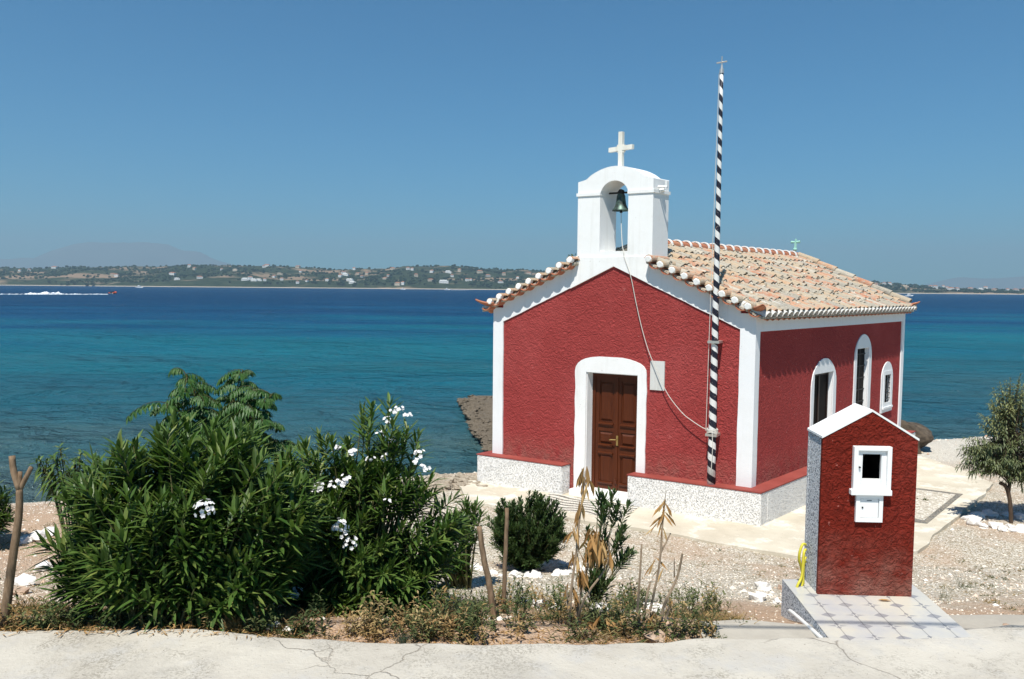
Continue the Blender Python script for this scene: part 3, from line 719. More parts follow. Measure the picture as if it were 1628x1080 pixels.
# verges: front edge has tiles laid along the gable with whitewashed ends; back edge has a row of cap tiles
for s in (1, -1):
    dn = (Vector(slope_pt(s, 1, 0, 0)) - Vector(slope_pt(s, 0, 0, 0))).normalized(); nr = bdir.cross(dn); nr.normalize()
    if nr.z < 0: nr = -nr
    vt = MB(); ends = vt; und = MB(); n9 = 9
    for i in range(n9):
        t = .66 + i * (2.2 + .05 - .66) / (n9 - .55)
        vt.mi = 0; c0 = Vector(slope_pt(s, t, -OVF - .05, .055)); c1 = Vector(slope_pt(s, t, .33, .06)); vt.tint = .15 + .6 * rb.random()
        barrel(vt, (c0, c1), .068, .058, nr, dn, n=8)
        # filled, whitewashed end: a domed plug
        vs = []; r_ = .057
        ax = (c0 - c1).normalized()
        for q in range(12):
            a = q * 2 * math.pi / 12; rr_ = r_ * (1 if math.sin(a) > -.1 else .78) * rb.uniform(.92, 1.05)
            vs.append(c0 + ax * .004 + dn * (rr_ * math.cos(a)) + nr * (rr_ * math.sin(a) + .004))
        vs2 = [v_ + (c0 - v_) * .2 + ax * .010 for v_ in vs]
        vs3 = [v_ - ax * .06 for v_ in vs]
        o_ = len(vs); fs = [tuple(range(o_, 2 * o_))]
        fs += [(q, (q + 1) % 12, o_ + (q + 1) % 12, o_ + q) for q in range(12)] + [(2 * o_ + q, 2 * o_ + (q + 1) % 12, (q + 1) % 12, q) for q in range(12)]
        vt.mi = 1; ends.add(vs + vs2 + vs3, fs)
        # wavy clay under-course
        t2 = t + (2.2 + .05 - .66) / (n9 - .55) / 2
        und.tint = .1; barrel(und, (Vector(slope_pt(s, t2, -OVF - .035, .05)), Vector(slope_pt(s, t2, .2, .05))), .098, .098, nr, dn, True, n=8, half=.8)
    fix_normals(vt.build('verge_tiles', [TILE, MORTAR_WHITE], roof_o)); und.build('verge_pan_tiles', CLAY, roof_o)
    bk = MB(); kk = .05
    while kk < 1.9:
        bk.tint = rb.random()
        barrel(bk, (slope_pt(s, kk, L_ + .10, .10), slope_pt(s, kk + .42, L_ + .10, .115)), .075, .09, nr, bdir, n=8)
        kk += .36
    bk.build('back_verge_tiles', TILE, roof_o)
# upturned corner tiles
def horn(cx, cb, da, db):
    mb = MB(); mb.tint = .3
    base = Vector(ch(cx, cb, zu(0) - .02)); d = (Vector(ch(da, db, 0)) - Vector(ch(0, 0, 0))); d.normalize(); sd = Vector((-d.y, d.x, 0)); prof = []
    n = 7
    for i in range(n):
        t = i / (n - 1); c = base + d * (-.16 + .33 * t) + Vector((0, 0, .05 + .11 * t * t)); wd = .12 * (1 - t) ** .7 + .006
        prof += [c + sd * wd + Vector((0, 0, wd * .55)), c + sd * wd * .5 + Vector((0, 0, .012)), c, c - sd * wd * .5 + Vector((0, 0, .012)), c - sd * wd + Vector((0, 0, wd * .55))]
    fs = []
    for i in range(n - 1):
        for k in range(4): fs.append((i * 5 + k, i * 5 + k + 1, i * 5 + k + 6, i * 5 + k + 5))
    mb.add(prof, fs); o = mb.build('corner_tile', CLAY, roof_o, smooth=True)
    so_ = o.modifiers.new('solid', 'SOLIDIFY'); so_.thickness = .016
horn(.10, -.10, .75, -1); horn(-W_ - .10, -.12, -1, -.5); horn(.10, L_ + .04, 1, .3); horn(-W_ - .1, L_ + .1, -1, .8)

# ---- bell gable
def T2(u, v, d): return ch(u, d, v)
mb = MB()
op = arch(-2.462, -1.985, 3.465, 4.33, 4.565, 16)
top = [(-2.85, 3.37), (-1.58, 3.37), (-1.58, 4.57), (-1.64, 4.585)]
for i in range(13):
    t = i / 12; top.append((-1.72 - t * .99, 4.605 + .185 * math.sin(math.pi * t) ** .8))
top += [(-2.79, 4.585), (-2.85, 4.572)]
mb.plate(top, [op], T2, -.005, .43)
bt = fix_normals(mb.build('bell_gable', WHITE, chapel))
b_ = bt.modifiers.new('bevel', 'BEVEL'); b_.width = .012; b_.segments = 2; b_.limit_method = 'ANGLE'
mb = MB()
mb.plate([(-2.955, 2.87), (-2.2, 3.226), (-1.63, 2.967), (-1.595, 3.372), (-2.872, 3.372)], [], T2, -.03, .5)
fix_normals(mb.build('gable_base', WHITE, bt))
for (u0, u1) in ((-2.868, -2.455), (-1.992, -1.562)):
    mb = MB(); mb.box(u0, u1, -.022, .448, 4.345, 4.395, ch); mb.build('moulding', WHITE, bt)
mb = MB(); mb.blob(ch(-1.55, .20, 4.40), .045, 1, 1.2, .9, .3, 3, 2); mb.build('plaster_lump', WHITE, bt)
mb = MB(); mb.tube([ch(-1.57, .10, 4.44), ch(-1.42, .10, 4.43)], .018, 8); mb.tube([ch(-1.44, .10, 4.40), ch(-1.44, .10, 4.52)], .016, 8); mb.build('tie_rod_end', WHITE, bt)
# marble cross on top
mb = MB(); cxa = -2.262; bq = .22
mb.box(cxa - .033, cxa + .033, bq - .03, bq + .03, 4.76, 5.35, ch)
mb.box(cxa - .20, cxa - .0335, bq - .028, bq + .028, 5.055, 5.125, lambda a, b, z: ch(a, b, z + .07 * (a - cxa)))
mb.box(cxa + .0335, cxa + .20, bq - .028, bq + .028, 5.055, 5.125, lambda a, b, z: ch(a, b, z + .07 * (a - cxa)))
for s in (-1, 1):
    for q in (-1, 1): mb.box(cxa + s * .045 - .014, cxa + s * .045 + .014, bq - .02, bq + .02, 5.09 + q * .047 - .014, 5.09 + q * .047 + .014, ch)
mb.build('cross', CREAM, chapel)
# copper cross at the far end of the ridge
mb = MB(); bb = 6.62; zt = 3.60
mb.blob(ch(-2.2, bb, zt + .02), .12, 1, 1, .7, .2, 3, 2); mb.build('finial_base', MORTAR, chapel)
mb = MB(); mb.tube([ch(-2.2, bb, zt + .08), ch(-2.2, bb, zt + .2)], .012, 6); mb.blob(ch(-2.2, bb, zt + .17), .045, 1, 1, 1, 0, 0, 2)
mb.tube([ch(-2.2, bb, zt + .2), ch(-2.19, bb, zt + .40)], [.03, .022], 6); mb.tube([ch(-2.29, bb, zt + .33), ch(-2.2, bb, zt + .325), ch(-2.10, bb, zt + .335)], [.03, .02, .03], 6)
mb.build('ridge_cross', VERDIGRIS, chapel)

# ---- bell, rope, flagpole
bc = Vector(ch(-2.25, .22, 0)); bc.z = 5.93
bell = thing('bell', (bc.x, bc.y, 5.62), 'weathered green bronze bell hanging in the arch of the white bell gable', 'bell')
mb = MB()
mb.lathe([(.0, .03), (.03, .03), (.055, .015), (.068, -.02), (.075, -.09), (.085, -.15), (.105, -.20), (.135, -.235), (.14, -.25), (.125, -.25), (.10, -.21), (.07, -.15), (.06, -.03), (0, -.01)], (bc.x, bc.y, 5.90), 24)
mb.build('bell_body', BRONZE, bell, smooth=True)
mb = MB(); mb.tube([(bc.x, bc.y, 5.87), (bc.x + .004, bc.y, 5.66), (bc.x + .006, bc.y, 5.62)], [.01, .012, .026], 8); mb.build('clapper', IRON, bell)
mb = MB(); mb.tube([ch(-2.47, .22, bc.z - ZP + .005), ch(-1.98, .22, bc.z - ZP + .005)], .015, 8); mb.blob((bc.x, bc.y, bc.z + .02), .06, 1, .8, .7, .2, 2, 2); mb.build('headstock', IRON, bell)
rp = [(bc.x + .006, bc.y, 5.62), (bc.x + .03, bc.y - .04, 5.40), (-2.10, .06, 5.10), (-2.035, -.034, 4.99), (-2.023, -.036, 4.90), (-1.907, -.042, 4.604), (-1.812, -.05, 4.215), (-1.708, -.057, 3.829), (-1.595, -.066, 3.494), (-1.485, -.075, 3.258), (-1.355, -.085, 2.996), (-1.218, -.094, 2.776), (-1.013, -.103, 2.555), (-.863, -.112, 2.456), (-.714, -.121, 2.377), (-.60, -.13, 2.336), (-.555, -.16, 2.33)]
def smooth_path(p, k=4):
    p = [Vector(q) for q in p]; out = []
    for i in range(len(p) - 1):
        a, b, c, d = p[max(i - 1, 0)], p[i], p[i + 1], p[min(i + 2, len(p) - 1)]
        for j in range(k):
            t = j / k; out.append(.5 * ((2 * b) + (c - a) * t + (2 * a - 5 * b + 4 * c - d) * t * t + (3 * b - a - 3 * c + d) * t ** 3))
    return out + [p[-1]]
mb = MB(); mb.tube(smooth_path(rp), .006, 6); o = mb.build('bell_rope', ROPE); tag(o, 'pale bell rope sagging from the bell down to the striped flagpole', 'rope')
PX, PY = -.546, -.127
pole = thing('flagpole', (PX, PY, 1.54), 'tall tapered flagpole with black and white spiral stripes and a cross on top', 'flagpole')
mb = MB(); prof = [(PX + .0 * k, PY, 1.54 + 5.98 * k / 14) for k in range(15)]
mb.tube(prof, [.061 - .036 * (k / 14) for k in range(15)], 16); mb.build('pole', STRIPES, pole, smooth=True)
mb = MB(); mb.tube([(PX, PY, 7.50), (PX, PY, 7.56)], [.034, .03], 10); mb.tube([(PX, PY, 7.56), (PX, PY, 7.62)], [.02, .012], 8); mb.tube([(PX, PY, 7.6), (PX, PY, 7.74)], .010, 6)
mb.tube([(PX - .075, PY - .0, 7.655), (PX + .075, PY + .0, 7.66)], .010, 6); mb.build('finial_cross', PALE_METAL, pole)
for z in (2.28, 3.65): mb = MB(); mb.box(PX - .085, PX + .085, PY - .075, -.001, z - .018, z + .018); mb.build('bracket', PALE_METAL, pole)
mb = MB(); mb.tube([(PX - .09, PY - .02, 2.33), (PX - .075, PY - .03, 3.7), (PX - .055, PY - .02, 5.4), (PX - .035, PY, 7.5)], .005, 5); 
for k in range(5): mb.tube([(PX + .078 * math.cos(a_), PY + .076 * math.sin(a_), 2.315 + .012 * k + .01 * math.sin(3 * a_ + k)) for a_ in [i * math.pi / 6 for i in range(13)]], .007, 5)
mb.tube([(PX + .02, PY - .075, 2.32), (PX + .035, PY - .085, 2.1), (PX + .02, PY - .075, 1.78)], .006, 5)
mb.build('halyard', ROPE, pole)

# ------------------------------------------------------------------ roadside shrine and its tiled step
SB = Vector((1.836, -5.795, 2.3)); SE = Vector((.88386, .46774, 0)); SN = Vector((-.46774, .88386, 0))    # along the front, into the depth
def sp_(u, v, d): q = SB + SE * u + SN * d; return (q.x, q.y, 2.3 + v)
shrine = thing('roadside_shrine', tuple(SB + SE * .32 + SN * .14), 'small gabled red stucco shrine with speckled sides, standing on a tiled step', 'shrine')
sw, sd_ = .64, .30
NI = (.240, .420, .775, 1.02)
mb = MB(); prof = [(0, -.02), (sw, -.02), (sw, 1.088), (.326, 1.284), (0, 1.095)]
mb.plate(prof, [rect(*NI)], sp_, 0, .03)
fix_normals(mb.build('front_wall', RED_SHRINE, shrine))
mb = MB(); mb.plate([(.003, -.02), (sw - .003, -.02), (sw - .003, 1.085), (.326, 1.28), (.003, 1.092)], [rect(*NI)], sp_, .031, .27)
mb.plate([(.0, -.02), (sw, -.02), (sw, 1.085), (.326, 1.28), (0, 1.092)], [], sp_, .271, sd_)
fix_normals(mb.build('body', SPECKLE, shrine))
mb = MB()
mb.plate([(-.006, 1.097), (-.006, 1.112), (.326, 1.300), (sw + .006, 1.105), (sw + .006, 1.090), (.326, 1.2855)], [], sp_, -.004, sd_ + .006)
fix_normals(mb.build('roof', WHITE, shrine))
def sbx(mb, u0, u1, v0, v1, d0, d1): mb.hexa([sp_(u0, v0, d0), sp_(u1, v0, d0), sp_(u1, v0, d1), sp_(u0, v0, d1), sp_(u0, v1, d0), sp_(u1, v1, d0), sp_(u1, v1, d1), sp_(u0, v1, d1)])
def frame4(mb, u0, u1, v0, v1, w_, d0, d1):
    sbx(mb, u0, u0 + w_, v0, v1, d0, d1); sbx(mb, u1 - w_, u1, v0, v1, d0, d1); sbx(mb, u0 + w_, u1 - w_, v1 - w_, v1, d0, d1); sbx(mb, u0 + w_, u1 - w_, v0, v0 + w_, d0, d1)
mb = MB(); frame4(mb, .203, .457, .735, 1.05, .03, -.035, .012)
nw = fix_normals(mb.build('niche_window', WHITE_GLOSS, shrine))
for o in (nw,): b_ = o.modifiers.new('bevel', 'BEVEL'); b_.width = .004; b_.segments = 2
mb = MB(); sbx(mb, .188, .462, .715, .752, -.045, .0); o = fix_normals(mb.build('sill', WHITE_GLOSS, nw)); b_ = o.modifiers.new('bevel', 'BEVEL'); b_.width = .003; b_.segments = 1
mb = MB(); frame4(mb, .2335, .4265, .7655, 1.0195, .024, -.016, .008); sbx(mb, .2585, .2665, .79, .995, -.016, .008); sbx(mb, .393, .4015, .79, .995, -.016, .008); sbx(mb, .2675, .392, .79, .822, -.016, .008)
cz = fix_normals(mb.build('casement', WHITE_GLOSS, nw))
mb = MB(); mb.tube([sp_(.246, .905, -.018), sp_(.246, .905, -.03)], .006, 8); mb.build('knob', IRON, nw)
mb = MB(); sbx(mb, .2335, .4265, .77, 1.018, .0085, .0105)
m = Mat('thin_window_glass', .02, .05); m.b.inputs['Transmission Weight'].default_value = 1.0; m.color((.9, .93, .92)); m.b.inputs['IOR'].default_value = 1.03; THIN_GLASS = m.m
fix_normals(mb.build('pane', THIN_GLASS, nw))
m = Mat('shade_black_lining', .9, .1); m.color((.010, .009, .008)); NICHE_SHADE = m.m  # near-black colour paints in the shade inside the niche
mb = MB(); sbx(mb, NI[0], NI[1], NI[2], NI[3], .255, .2695); fix_normals(mb.build('niche_back', NICHE_SHADE, nw))
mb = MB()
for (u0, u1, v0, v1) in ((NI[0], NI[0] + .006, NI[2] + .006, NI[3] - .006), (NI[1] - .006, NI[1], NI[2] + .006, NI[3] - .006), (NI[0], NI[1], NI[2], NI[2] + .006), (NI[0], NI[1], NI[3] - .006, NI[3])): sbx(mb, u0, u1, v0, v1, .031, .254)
fix_normals(mb.build('niche_lining', NICHE_SHADE, nw))
lampm = MB(); lc = sp_(.285, .782, .09); lampm.lathe([(.0, 0), (.02, .0), (.022, .03), (.018, .05), (.024, .07), (.0, .07)], lc, 12)
o = lampm.build('oil_lamp', PALE_METAL); tag(o, 'small glinting oil lamp standing inside the niche of the red shrine', 'oil lamp')
mb = MB(); frame4(mb, .232, .413, .524, .7135, .026, -.022, .004); bx_ = fix_normals(mb.build('offering_box', WHITE_GLOSS, shrine))
mb = MB(); sbx(mb, .2605, .3845, .5525, .685, -.016, .003); lid = fix_normals(mb.build('lid', WHITE_GLOSS, bx_)); b_ = lid.modifiers.new('bevel', 'BEVEL'); b_.width = .002
mb = MB(); sbx(mb, .306, .338, .672, .676, -.018, -.0155); mb.build('slot', IRON, bx_); mb = MB(); mb.tube([sp_(.277, .625, -.0165), sp_(.277, .625, -.021)], .006, 10); mb.build('lock', IRON, bx_)
# step
step = thing('tiled_step', (2.3, -6.0, 2.1), 'low step of pale patterned floor tiles in front of the red shrine', 'step')
def step_mat():
    m = Mat('patterned_floor_tile', .28, .45); tc = m.n('TexCoord'); uv = tc.outputs['UV']
    sx = m.n('SeparateXYZ'); m.l(uv, sx.inputs[0])
    fx = m.math('FRACT', sx.outputs[0]); fy = m.math('FRACT', sx.outputs[1])
    ax = m.math('ABSOLUTE', m.math('SUBTRACT', fx, .5)); ay = m.math('ABSOLUTE', m.math('SUBTRACT', fy, .5))
    gx = m.math('SUBTRACT', .5, ax); gy = m.math('SUBTRACT', .5, ay)     # distance to the joints
    par = m.math('MULTIPLY', m.math('FRACT', m.math('MULTIPLY', m.math('ROUND', sx.outputs[0]), .5)), 1.0)
    fy = m.math('FRACT', m.math('ADD', sx.outputs[1], par)); gy = m.math('SUBTRACT', .5, m.math('ABSOLUTE', m.math('SUBTRACT', fy, .5)))
    hy = m.math('ABSOLUTE', m.math('SUBTRACT', fy, .5))
    diamond = m.math('LESS_THAN', m.math('ADD', m.math('DIVIDE', gx, .30), m.math('DIVIDE', hy, .115)), 1.0)
    sq = m.math('LESS_THAN', m.math('ADD', gx, m.math('MULTIPLY', m.math('ABSOLUTE', m.math('SUBTRACT', gy, .075)), 1.8)), .10)
    wedge = m.math('MULTIPLY', m.math('LESS_THAN', gy, m.math('MULTIPLY', m.math('SUBTRACT', .40, gx), .10)), m.math('GREATER_THAN', gx, .08))
    k = m.math('MAXIMUM', m.math('MAXIMUM', diamond, sq), wedge)
    base = m.mix(m.ramp(m.noise(3.2, 5, .6, m.co()), [(.35, 0), (.65, 1)]), (.42, .42, .42), (.55, .52, .43))
    c = m.mix(m.math('MULTIPLY', k, .85), base, (.235, .235, .25))
    jt = m.math('LESS_THAN', gx, .018); j2 = m.math('LESS_THAN', m.math('MINIMUM', gy, hy), .006)
    c = m.mix(m.math('MULTIPLY', jt, .7), c, (.13, .13, .13)); c = m.mix(m.math('MULTIPLY', j2, .3), c, (.3, .3, .3))
    c = m.mix(m.ramp(m.noise(7, 5, .7, m.co()), [(.56, 0), (.72, .35)]), c, (.5, .45, .36))
    m.color(c); return m.m
P0, P1, P2, P3 = (Vector((1.725, -5.93, 2.3)), Vector((2.515, -5.47, 2.3)), Vector((2.82, -6.05, 2.276)), Vector((2.08, -6.575, 2.276)))
ux = (P1 - P0).normalized(); uy = (P3 - P0).normalized()
B0, B1 = P0 + SN * .34, P1 + SN * .34
mb = MB(); mb.add([P3, P2, P1, P0], [(0, 1, 2, 3)]); mb.add([P0, P1, B1, B0], [(0, 1, 2, 3)])
tp = mb.build('tiled_top', step_mat(), step)
uvl = tp.data.uv_layers.new(name='UVMap')
org = parent_world(step); T = .165
for lp in tp.data.loops:
    p = tp.data.vertices[lp.vertex_index].co + org - P0
    a = Vector((ux.x, ux.y, 0)); b = Vector((uy.x, uy.y, 0)); det = a.x * b.y - a.y * b.x
    uvl.data[lp.index].uv = ((p.x * b.y - p.y * b.x) / det / .172 + .3, (a.x * p.y - a.y * p.x) / det / .31 + .15)
mb = MB(); low = [B0, B1, P1, P2, P3, P0]
vs = [v_ - Vector((0, 0, .004)) for v_ in low] + [Vector((v_.x, v_.y, 1.9)) for v_ in low]
mb.add(vs, [(i, (i + 1) % 6, 6 + (i + 1) % 6, 6 + i) for i in range(6)] + [tuple(range(5, -1, -1))]); fix_normals(mb.build('base', SPECKLE, step))
mb = MB(); q0, q1 = P0 + Vector((-.03, -.02, -.10)), P3 + Vector((-.035, .03, -.012))
mb.tube(smooth_path([q0 + Vector((-.015, .03, -.02)), q0, q0.lerp(q1, .5) + Vector((0, 0, .004)), q1]), .013, 10); o = mb.build('water_pipe', PVC); tag(o, 'thin white plastic pipe lying along the left edge of the tiled step', 'pipe')
# yellow hose hung against the left side of the shrine
mb = MB()
def hp(u, v, dz): return at_depth(u, v, 5.62 + dz)
for pts in ([(1281, 866, .0), (1276, 866, -.02), (1271.5, 878, -.03), (1270.5, 890, -.02), (1274, 903, .0), (1277, 925, .02), (1275, 955, .04), (1271, 978, .05)],
            [(1281, 874, .0), (1278, 880, -.03), (1275, 915, -.04), (1268, 931, -.06), (1265, 946, -.05), (1268, 968, -.03), (1274, 985, -.02)],
            [(1281, 886, .0), (1278, 895, -.02), (1276, 926, -.03), (1271.5, 940, -.04), (1270, 960, -.04), (1276, 976, -.02)],
            [(1281, 893, .02), (1277, 900, .0), (1277, 935, .0), (1273, 950, -.01), (1272, 975, .0)]):
    mb.tube(smooth_path([hp(*p) for p in pts], 5), .0095, 8)
o = mb.build('garden_hose', HOSE, smooth=True); tag(o, 'yellow garden hose looped against the left side of the red shrine', 'hose')
lf = MB(); q = at_z(1396, 955, 2.302); lf.leaf(q + Vector((0, 0, .006)), Vector((.9, .4, .0)), Vector((0, 0, 1)), .09, .028, .02); o = lf.build('fallen_leaf', DRYLEAF); tag(o, 'brown dry leaf lying on the tiled step before the shrine', 'leaf')

# ------------------------------------------------------------------ jetty, boulder, shore rock
mb = MB()
zj = .24
jp = [at_z(u, v, zj) for u, v in ((731, 634), (741, 645), (752, 660), (763, 683), (772, 702), (783, 716))]
jb = [jp[-1] + RH * 2.6 + FH * 1.0, jp[2] + RH * 3.4 + FH * 1.5, at_z(783, 628, zj) + RH * 1.5, at_z(760, 629, zj)]
jo = jitter([(p.x, p.y) for p in jp + jb], .16, .25, 3)
cj = Vector((sum(p[0] for p in jo) / len(jo), sum(p[1] for p in jo) / len(jo), 0)); rings = []
for (k, z) in ((1.02, -1.2), (1.0, -.05), (.985, .04), (1.005, .12), (1.0, .20), (.985, .245), (.80, .26), (.5, .27), (.2, .27)):
    rg = []
    for (x, y) in jo:
        p = Vector((cj.x + (x - cj.x) * k, cj.y + (y - cj.y) * k, z)); q = p * 1.6
        rg.append(p + Vector((noise.noise(q), noise.noise(q + Vector((5, 1, 2))), .45 * noise.noise(q * 1.7 + Vector((1, 7, 3))))) * .07)
    rings.append(rg)
nj = len(jo); vs = [p for r_ in rings for p in r_]; fs = []
for i in range(len(rings) - 1):
    for k in range(nj): fs.append((i * nj + k, i * nj + (k + 1) % nj, (i + 1) * nj + (k + 1) % nj, (i + 1) * nj + k))
fs.append(tuple((len(rings) - 1) * nj + k for k in range(nj))); mb.add(vs, fs)
rj = random.Random(8)
for i in range(420):
    a_, b_ = rj.sample(range(nj), 2); t = rj.random(); k = rj.uniform(.75, .99)
    p = Vector((jo[a_][0], jo[a_][1], 0)).lerp(Vector((jo[b_][0], jo[b_][1], 0)), t) if i % 2 else Vector((cj.x + (jo[a_][0] - cj.x) * k, cj.y + (jo[a_][1] - cj.y) * k, 0))
    mb.blob((p.x, p.y, zj - .02 + rj.uniform(-.06, .03)), rj.uniform(.06, .20), 1.2, 1.2, .5, .5, i, 2)
o = fix_normals(mb.build('stone_jetty', JETTY, origin=(cj.x, cj.y, 0))); tag(o, 'low brown stone jetty running into the sea behind the left corner of the chapel', 'jetty')
mb = MB(); bp = at_z(1452, 722, .95); mb.blob((bp.x - .28, bp.y + .1, 1.18), .44, 1.1, .95, .80, .42, 4, 4)
o = mb.build('boulder', ROCK_DARK, smooth=True, origin=(bp.x - .25, bp.y + .1, .9)); tag(o, 'dark brown rounded boulder on the white beach behind the red shrine', 'boulder')
mb = MB()
for i in range(60):
    p = spot(uni(690, 762), uni(764, 778)); mb.blob((p.x, p.y, p.z + .02), uni(.05, .14), 1.3, 1, .6, .6, i, 3)
o = mb.build('shore_rock', ROCK_GREY, origin=tuple(spot(730, 780))); tag(o, 'pale lumpy rock on the waterline left of the chapel plinth', 'rock')

# ------------------------------------------------------------------ far coast
D0 = 2400.0; DR_ = 3150.0
SKY_T = [(-700, 432), (-300, 428), (0, 425), (60, 427), (120, 424), (230, 424), (330, 421), (400, 422), (470, 424), (545, 429), (600, 427), (650, 423), (700, 422), (760, 426), (850, 430), (950, 436), (1100, 440), (1250, 442), (1370, 446), (1420, 450), (1450, 453), (1500, 457), (1560, 459), (1628, 461), (1900, 458), (2400, 455)]
def hor(u): return 458.6 + .009 * (u - 814)
def coast_h(r_, d):
    u = 814 + FPX * r_ / d
    H = (hor(u) - lerp_table(SKY_T, u)) / FPX * DR_ + 2.0
    sd = D0 + 60 * noise.noise(Vector((r_ / 300, 0, 2))) + 18 * noise.noise(Vector((r_ / 70, 0, 5)))
    t = (d - sd) / (DR_ - sd)
    if t < 0: return -6
    f = min(1, t) ; f = .10 * min(1, t * 40) + .90 * (f * (1.25 - .25 * f)) ** .9
    if t > 1: f = max(0, 1 - (t - 1) * .8)
    n_ = 1 + .22 * math.sin(min(t, 1) * math.pi) * noise.noise(Vector((r_ / 140, d / 160, 1))) * 2 + .05 * noise.noise(Vector((r_ / 45, d / 60, 3)))
    return H * f * n_ + .6
mb = MB(); vs = []; fs = []; NI, NJ = 300, 36
for j in range(NJ + 1):
    d = 2300 + (3700 - 2300) * j / NJ
    for i in range(NI + 1):
        s = -.95 + 1.9 * i / NI; vs.append((s * d, d, coast_h(s * d, d)))
for j in range(NJ):
    for i in range(NI): a = j * (NI + 1) + i; fs.append((a, a + 1, a + NI + 2, a + NI + 1))
mb.add(vs, fs)
m = Mat('far_scrub_and_clearings', 1, 0); n = m.noise(.006, 6, .65, m.co((.55, 1, 1))); n2 = m.noise(.035, 5, .7)
sx = m.n('SeparateXYZ'); m.l(m.co(), sx.inputs[0])
c = m.mix(m.ramp(n2, [(.35, 0), (.65, 1)]), (.014, .026, .014), (.042, .056, .030))
c = m.mix(m.ramp(n, [(.515, 0), (.59, .85)]), c, m.mix(n2, (.22, .14, .09), (.36, .27, .19)))
c = m.mix(m.ramp(m.math('DIVIDE', sx.outputs[2], 10), [(.08, .9), (.28, 0)]), c, (.55, .47, .37)); m.color(c)
struct(in_shore_axes(mb.build('hills', m.m, smooth=True)))
HL = [(33, 431, 4, 0), (48, 431, 4, 0), (88, 427, 1, 0), (180, 438, 1, 1), (186, 440, 0, 0), (275, 437, 1, 0), (282, 445, 3, 0), (302, 425, 0, 0), (310, 429, 0, 1), (318, 443, 1, 0), (353, 430, 0, 0), (375, 431, 3, 1), (390, 446, 3, 0), (398, 445, 2, 0), (420, 426, 0, 0), (425, 424, 1, 0), (404, 447, 3, 0), (412, 447, 3, 0), (421, 447, 0, 0), (436, 441, 4, 0), (445, 437, 3, 1), (448, 446, 0, 0), (474, 426, 1, 1), (478, 433, 4, 0), (473, 451, 0, 0), (488, 448, 4, 0), (520, 447, 0, 0), (546, 436, 2, 0), (549, 438, 3, 0), (541, 441, 0, 0), (556, 447, 5, 0), (560, 451, 3, 0), (563, 429, 0, 0), (569, 437, 1, 1), (575, 441, 4, 2), (583, 437, 0, 1), (617, 440, 0, 2), (612, 444, 1, 1), (624, 429, 1, 1), (632, 453, 1, 1), (640, 452, 0, 0), (648, 429, 0, 0), (655, 430, 0, 0), (661, 440, 0, 1), (686, 434, 0, 0), (684, 447, 1, 1), (705, 450, 5, 0), (712, 434, 3, 0), (718, 440, 4, 0), (730, 432, 0, 1), (742, 447, 0, 0), (748, 446, 4, 0), (762, 434, 1, 1), (775, 440, 1, 2), (795, 450, 1, 0), (800, 438, 0, 1), (822, 443, 0, 0), (840, 436, 1, 1), (855, 441, 0, 0), (1372, 450, 0, 0), (1391, 455, 4, 0), (1403, 452, 0, 0), (1412, 453, 0, 0), (1437, 457, 3, 1), (1477, 458, 0, 0), (1484, 459, 2, 0), (1497, 457, 0, 0), (1503, 460, 2, 0), (1509, 461, 1, 0), (1519, 462, 0, 0), (1540, 461, 1, 2), (1557, 461, 3, 0), (1564, 459, 2, 0), (1578, 462, 1, 1), (1599, 463, 0, 0), (1612, 463, 1, 0), (1624, 462, 0, 0)]
def hill_spot(u, y):
    d = D0 + 20
    while d < DR_ + 60:
        r_ = (u - 814) / FPX * d
        if hor(u) - (coast_h(r_, d) - 4.4) / d * FPX <= y: return (r_, d)
        d += 6
    return ((u - 814) / FPX * (DR_ - 30), DR_ - 30)
HP = [hill_spot(u, y) for (u, y, k, c) in HL]
m = Mat('far_pine_woodland', 1, 0); m.color(m.ramp(m.attr(), [(0, (.005, .016, .010)), (.6, (.014, .030, .015)), (1, (.035, .050, .024))])); FARTREE = m.m
mb = MB(); rt_ = random.Random(9)
for i in range(9000):
    d = D0 + 25 + (DR_ - D0 + 120) * rt_.random() ** 1.15; s = rt_.uniform(-.92, .92); r_ = s * d
    den = noise.noise(Vector((r_ / 190, d / 260, 7))) + .35 * noise.noise(Vector((r_ / 60, d / 80, 2)))
    if den < -.12 and rt_.random() < .9: continue
    if any(abs(r_ - a_) < 11 and -75 < d - b_ < 9 for a_, b_ in HP): continue
    h = coast_h(r_, d)
    if h < 2: continue
    k = rt_.uniform(2.2, 5.2); mb.tint = rt_.random()
    mb.blob((r_, d, h + k * .55), k, 1.25, 1.1, .85, .35, rt_.random() * 90, 1)
o = in_shore_axes(mb.build('woodland', FARTREE)); o['kind'] = 'stuff'; o['label'] = 'dark green pine woods and scrub covering the far hills'; o['category'] = 'woods'
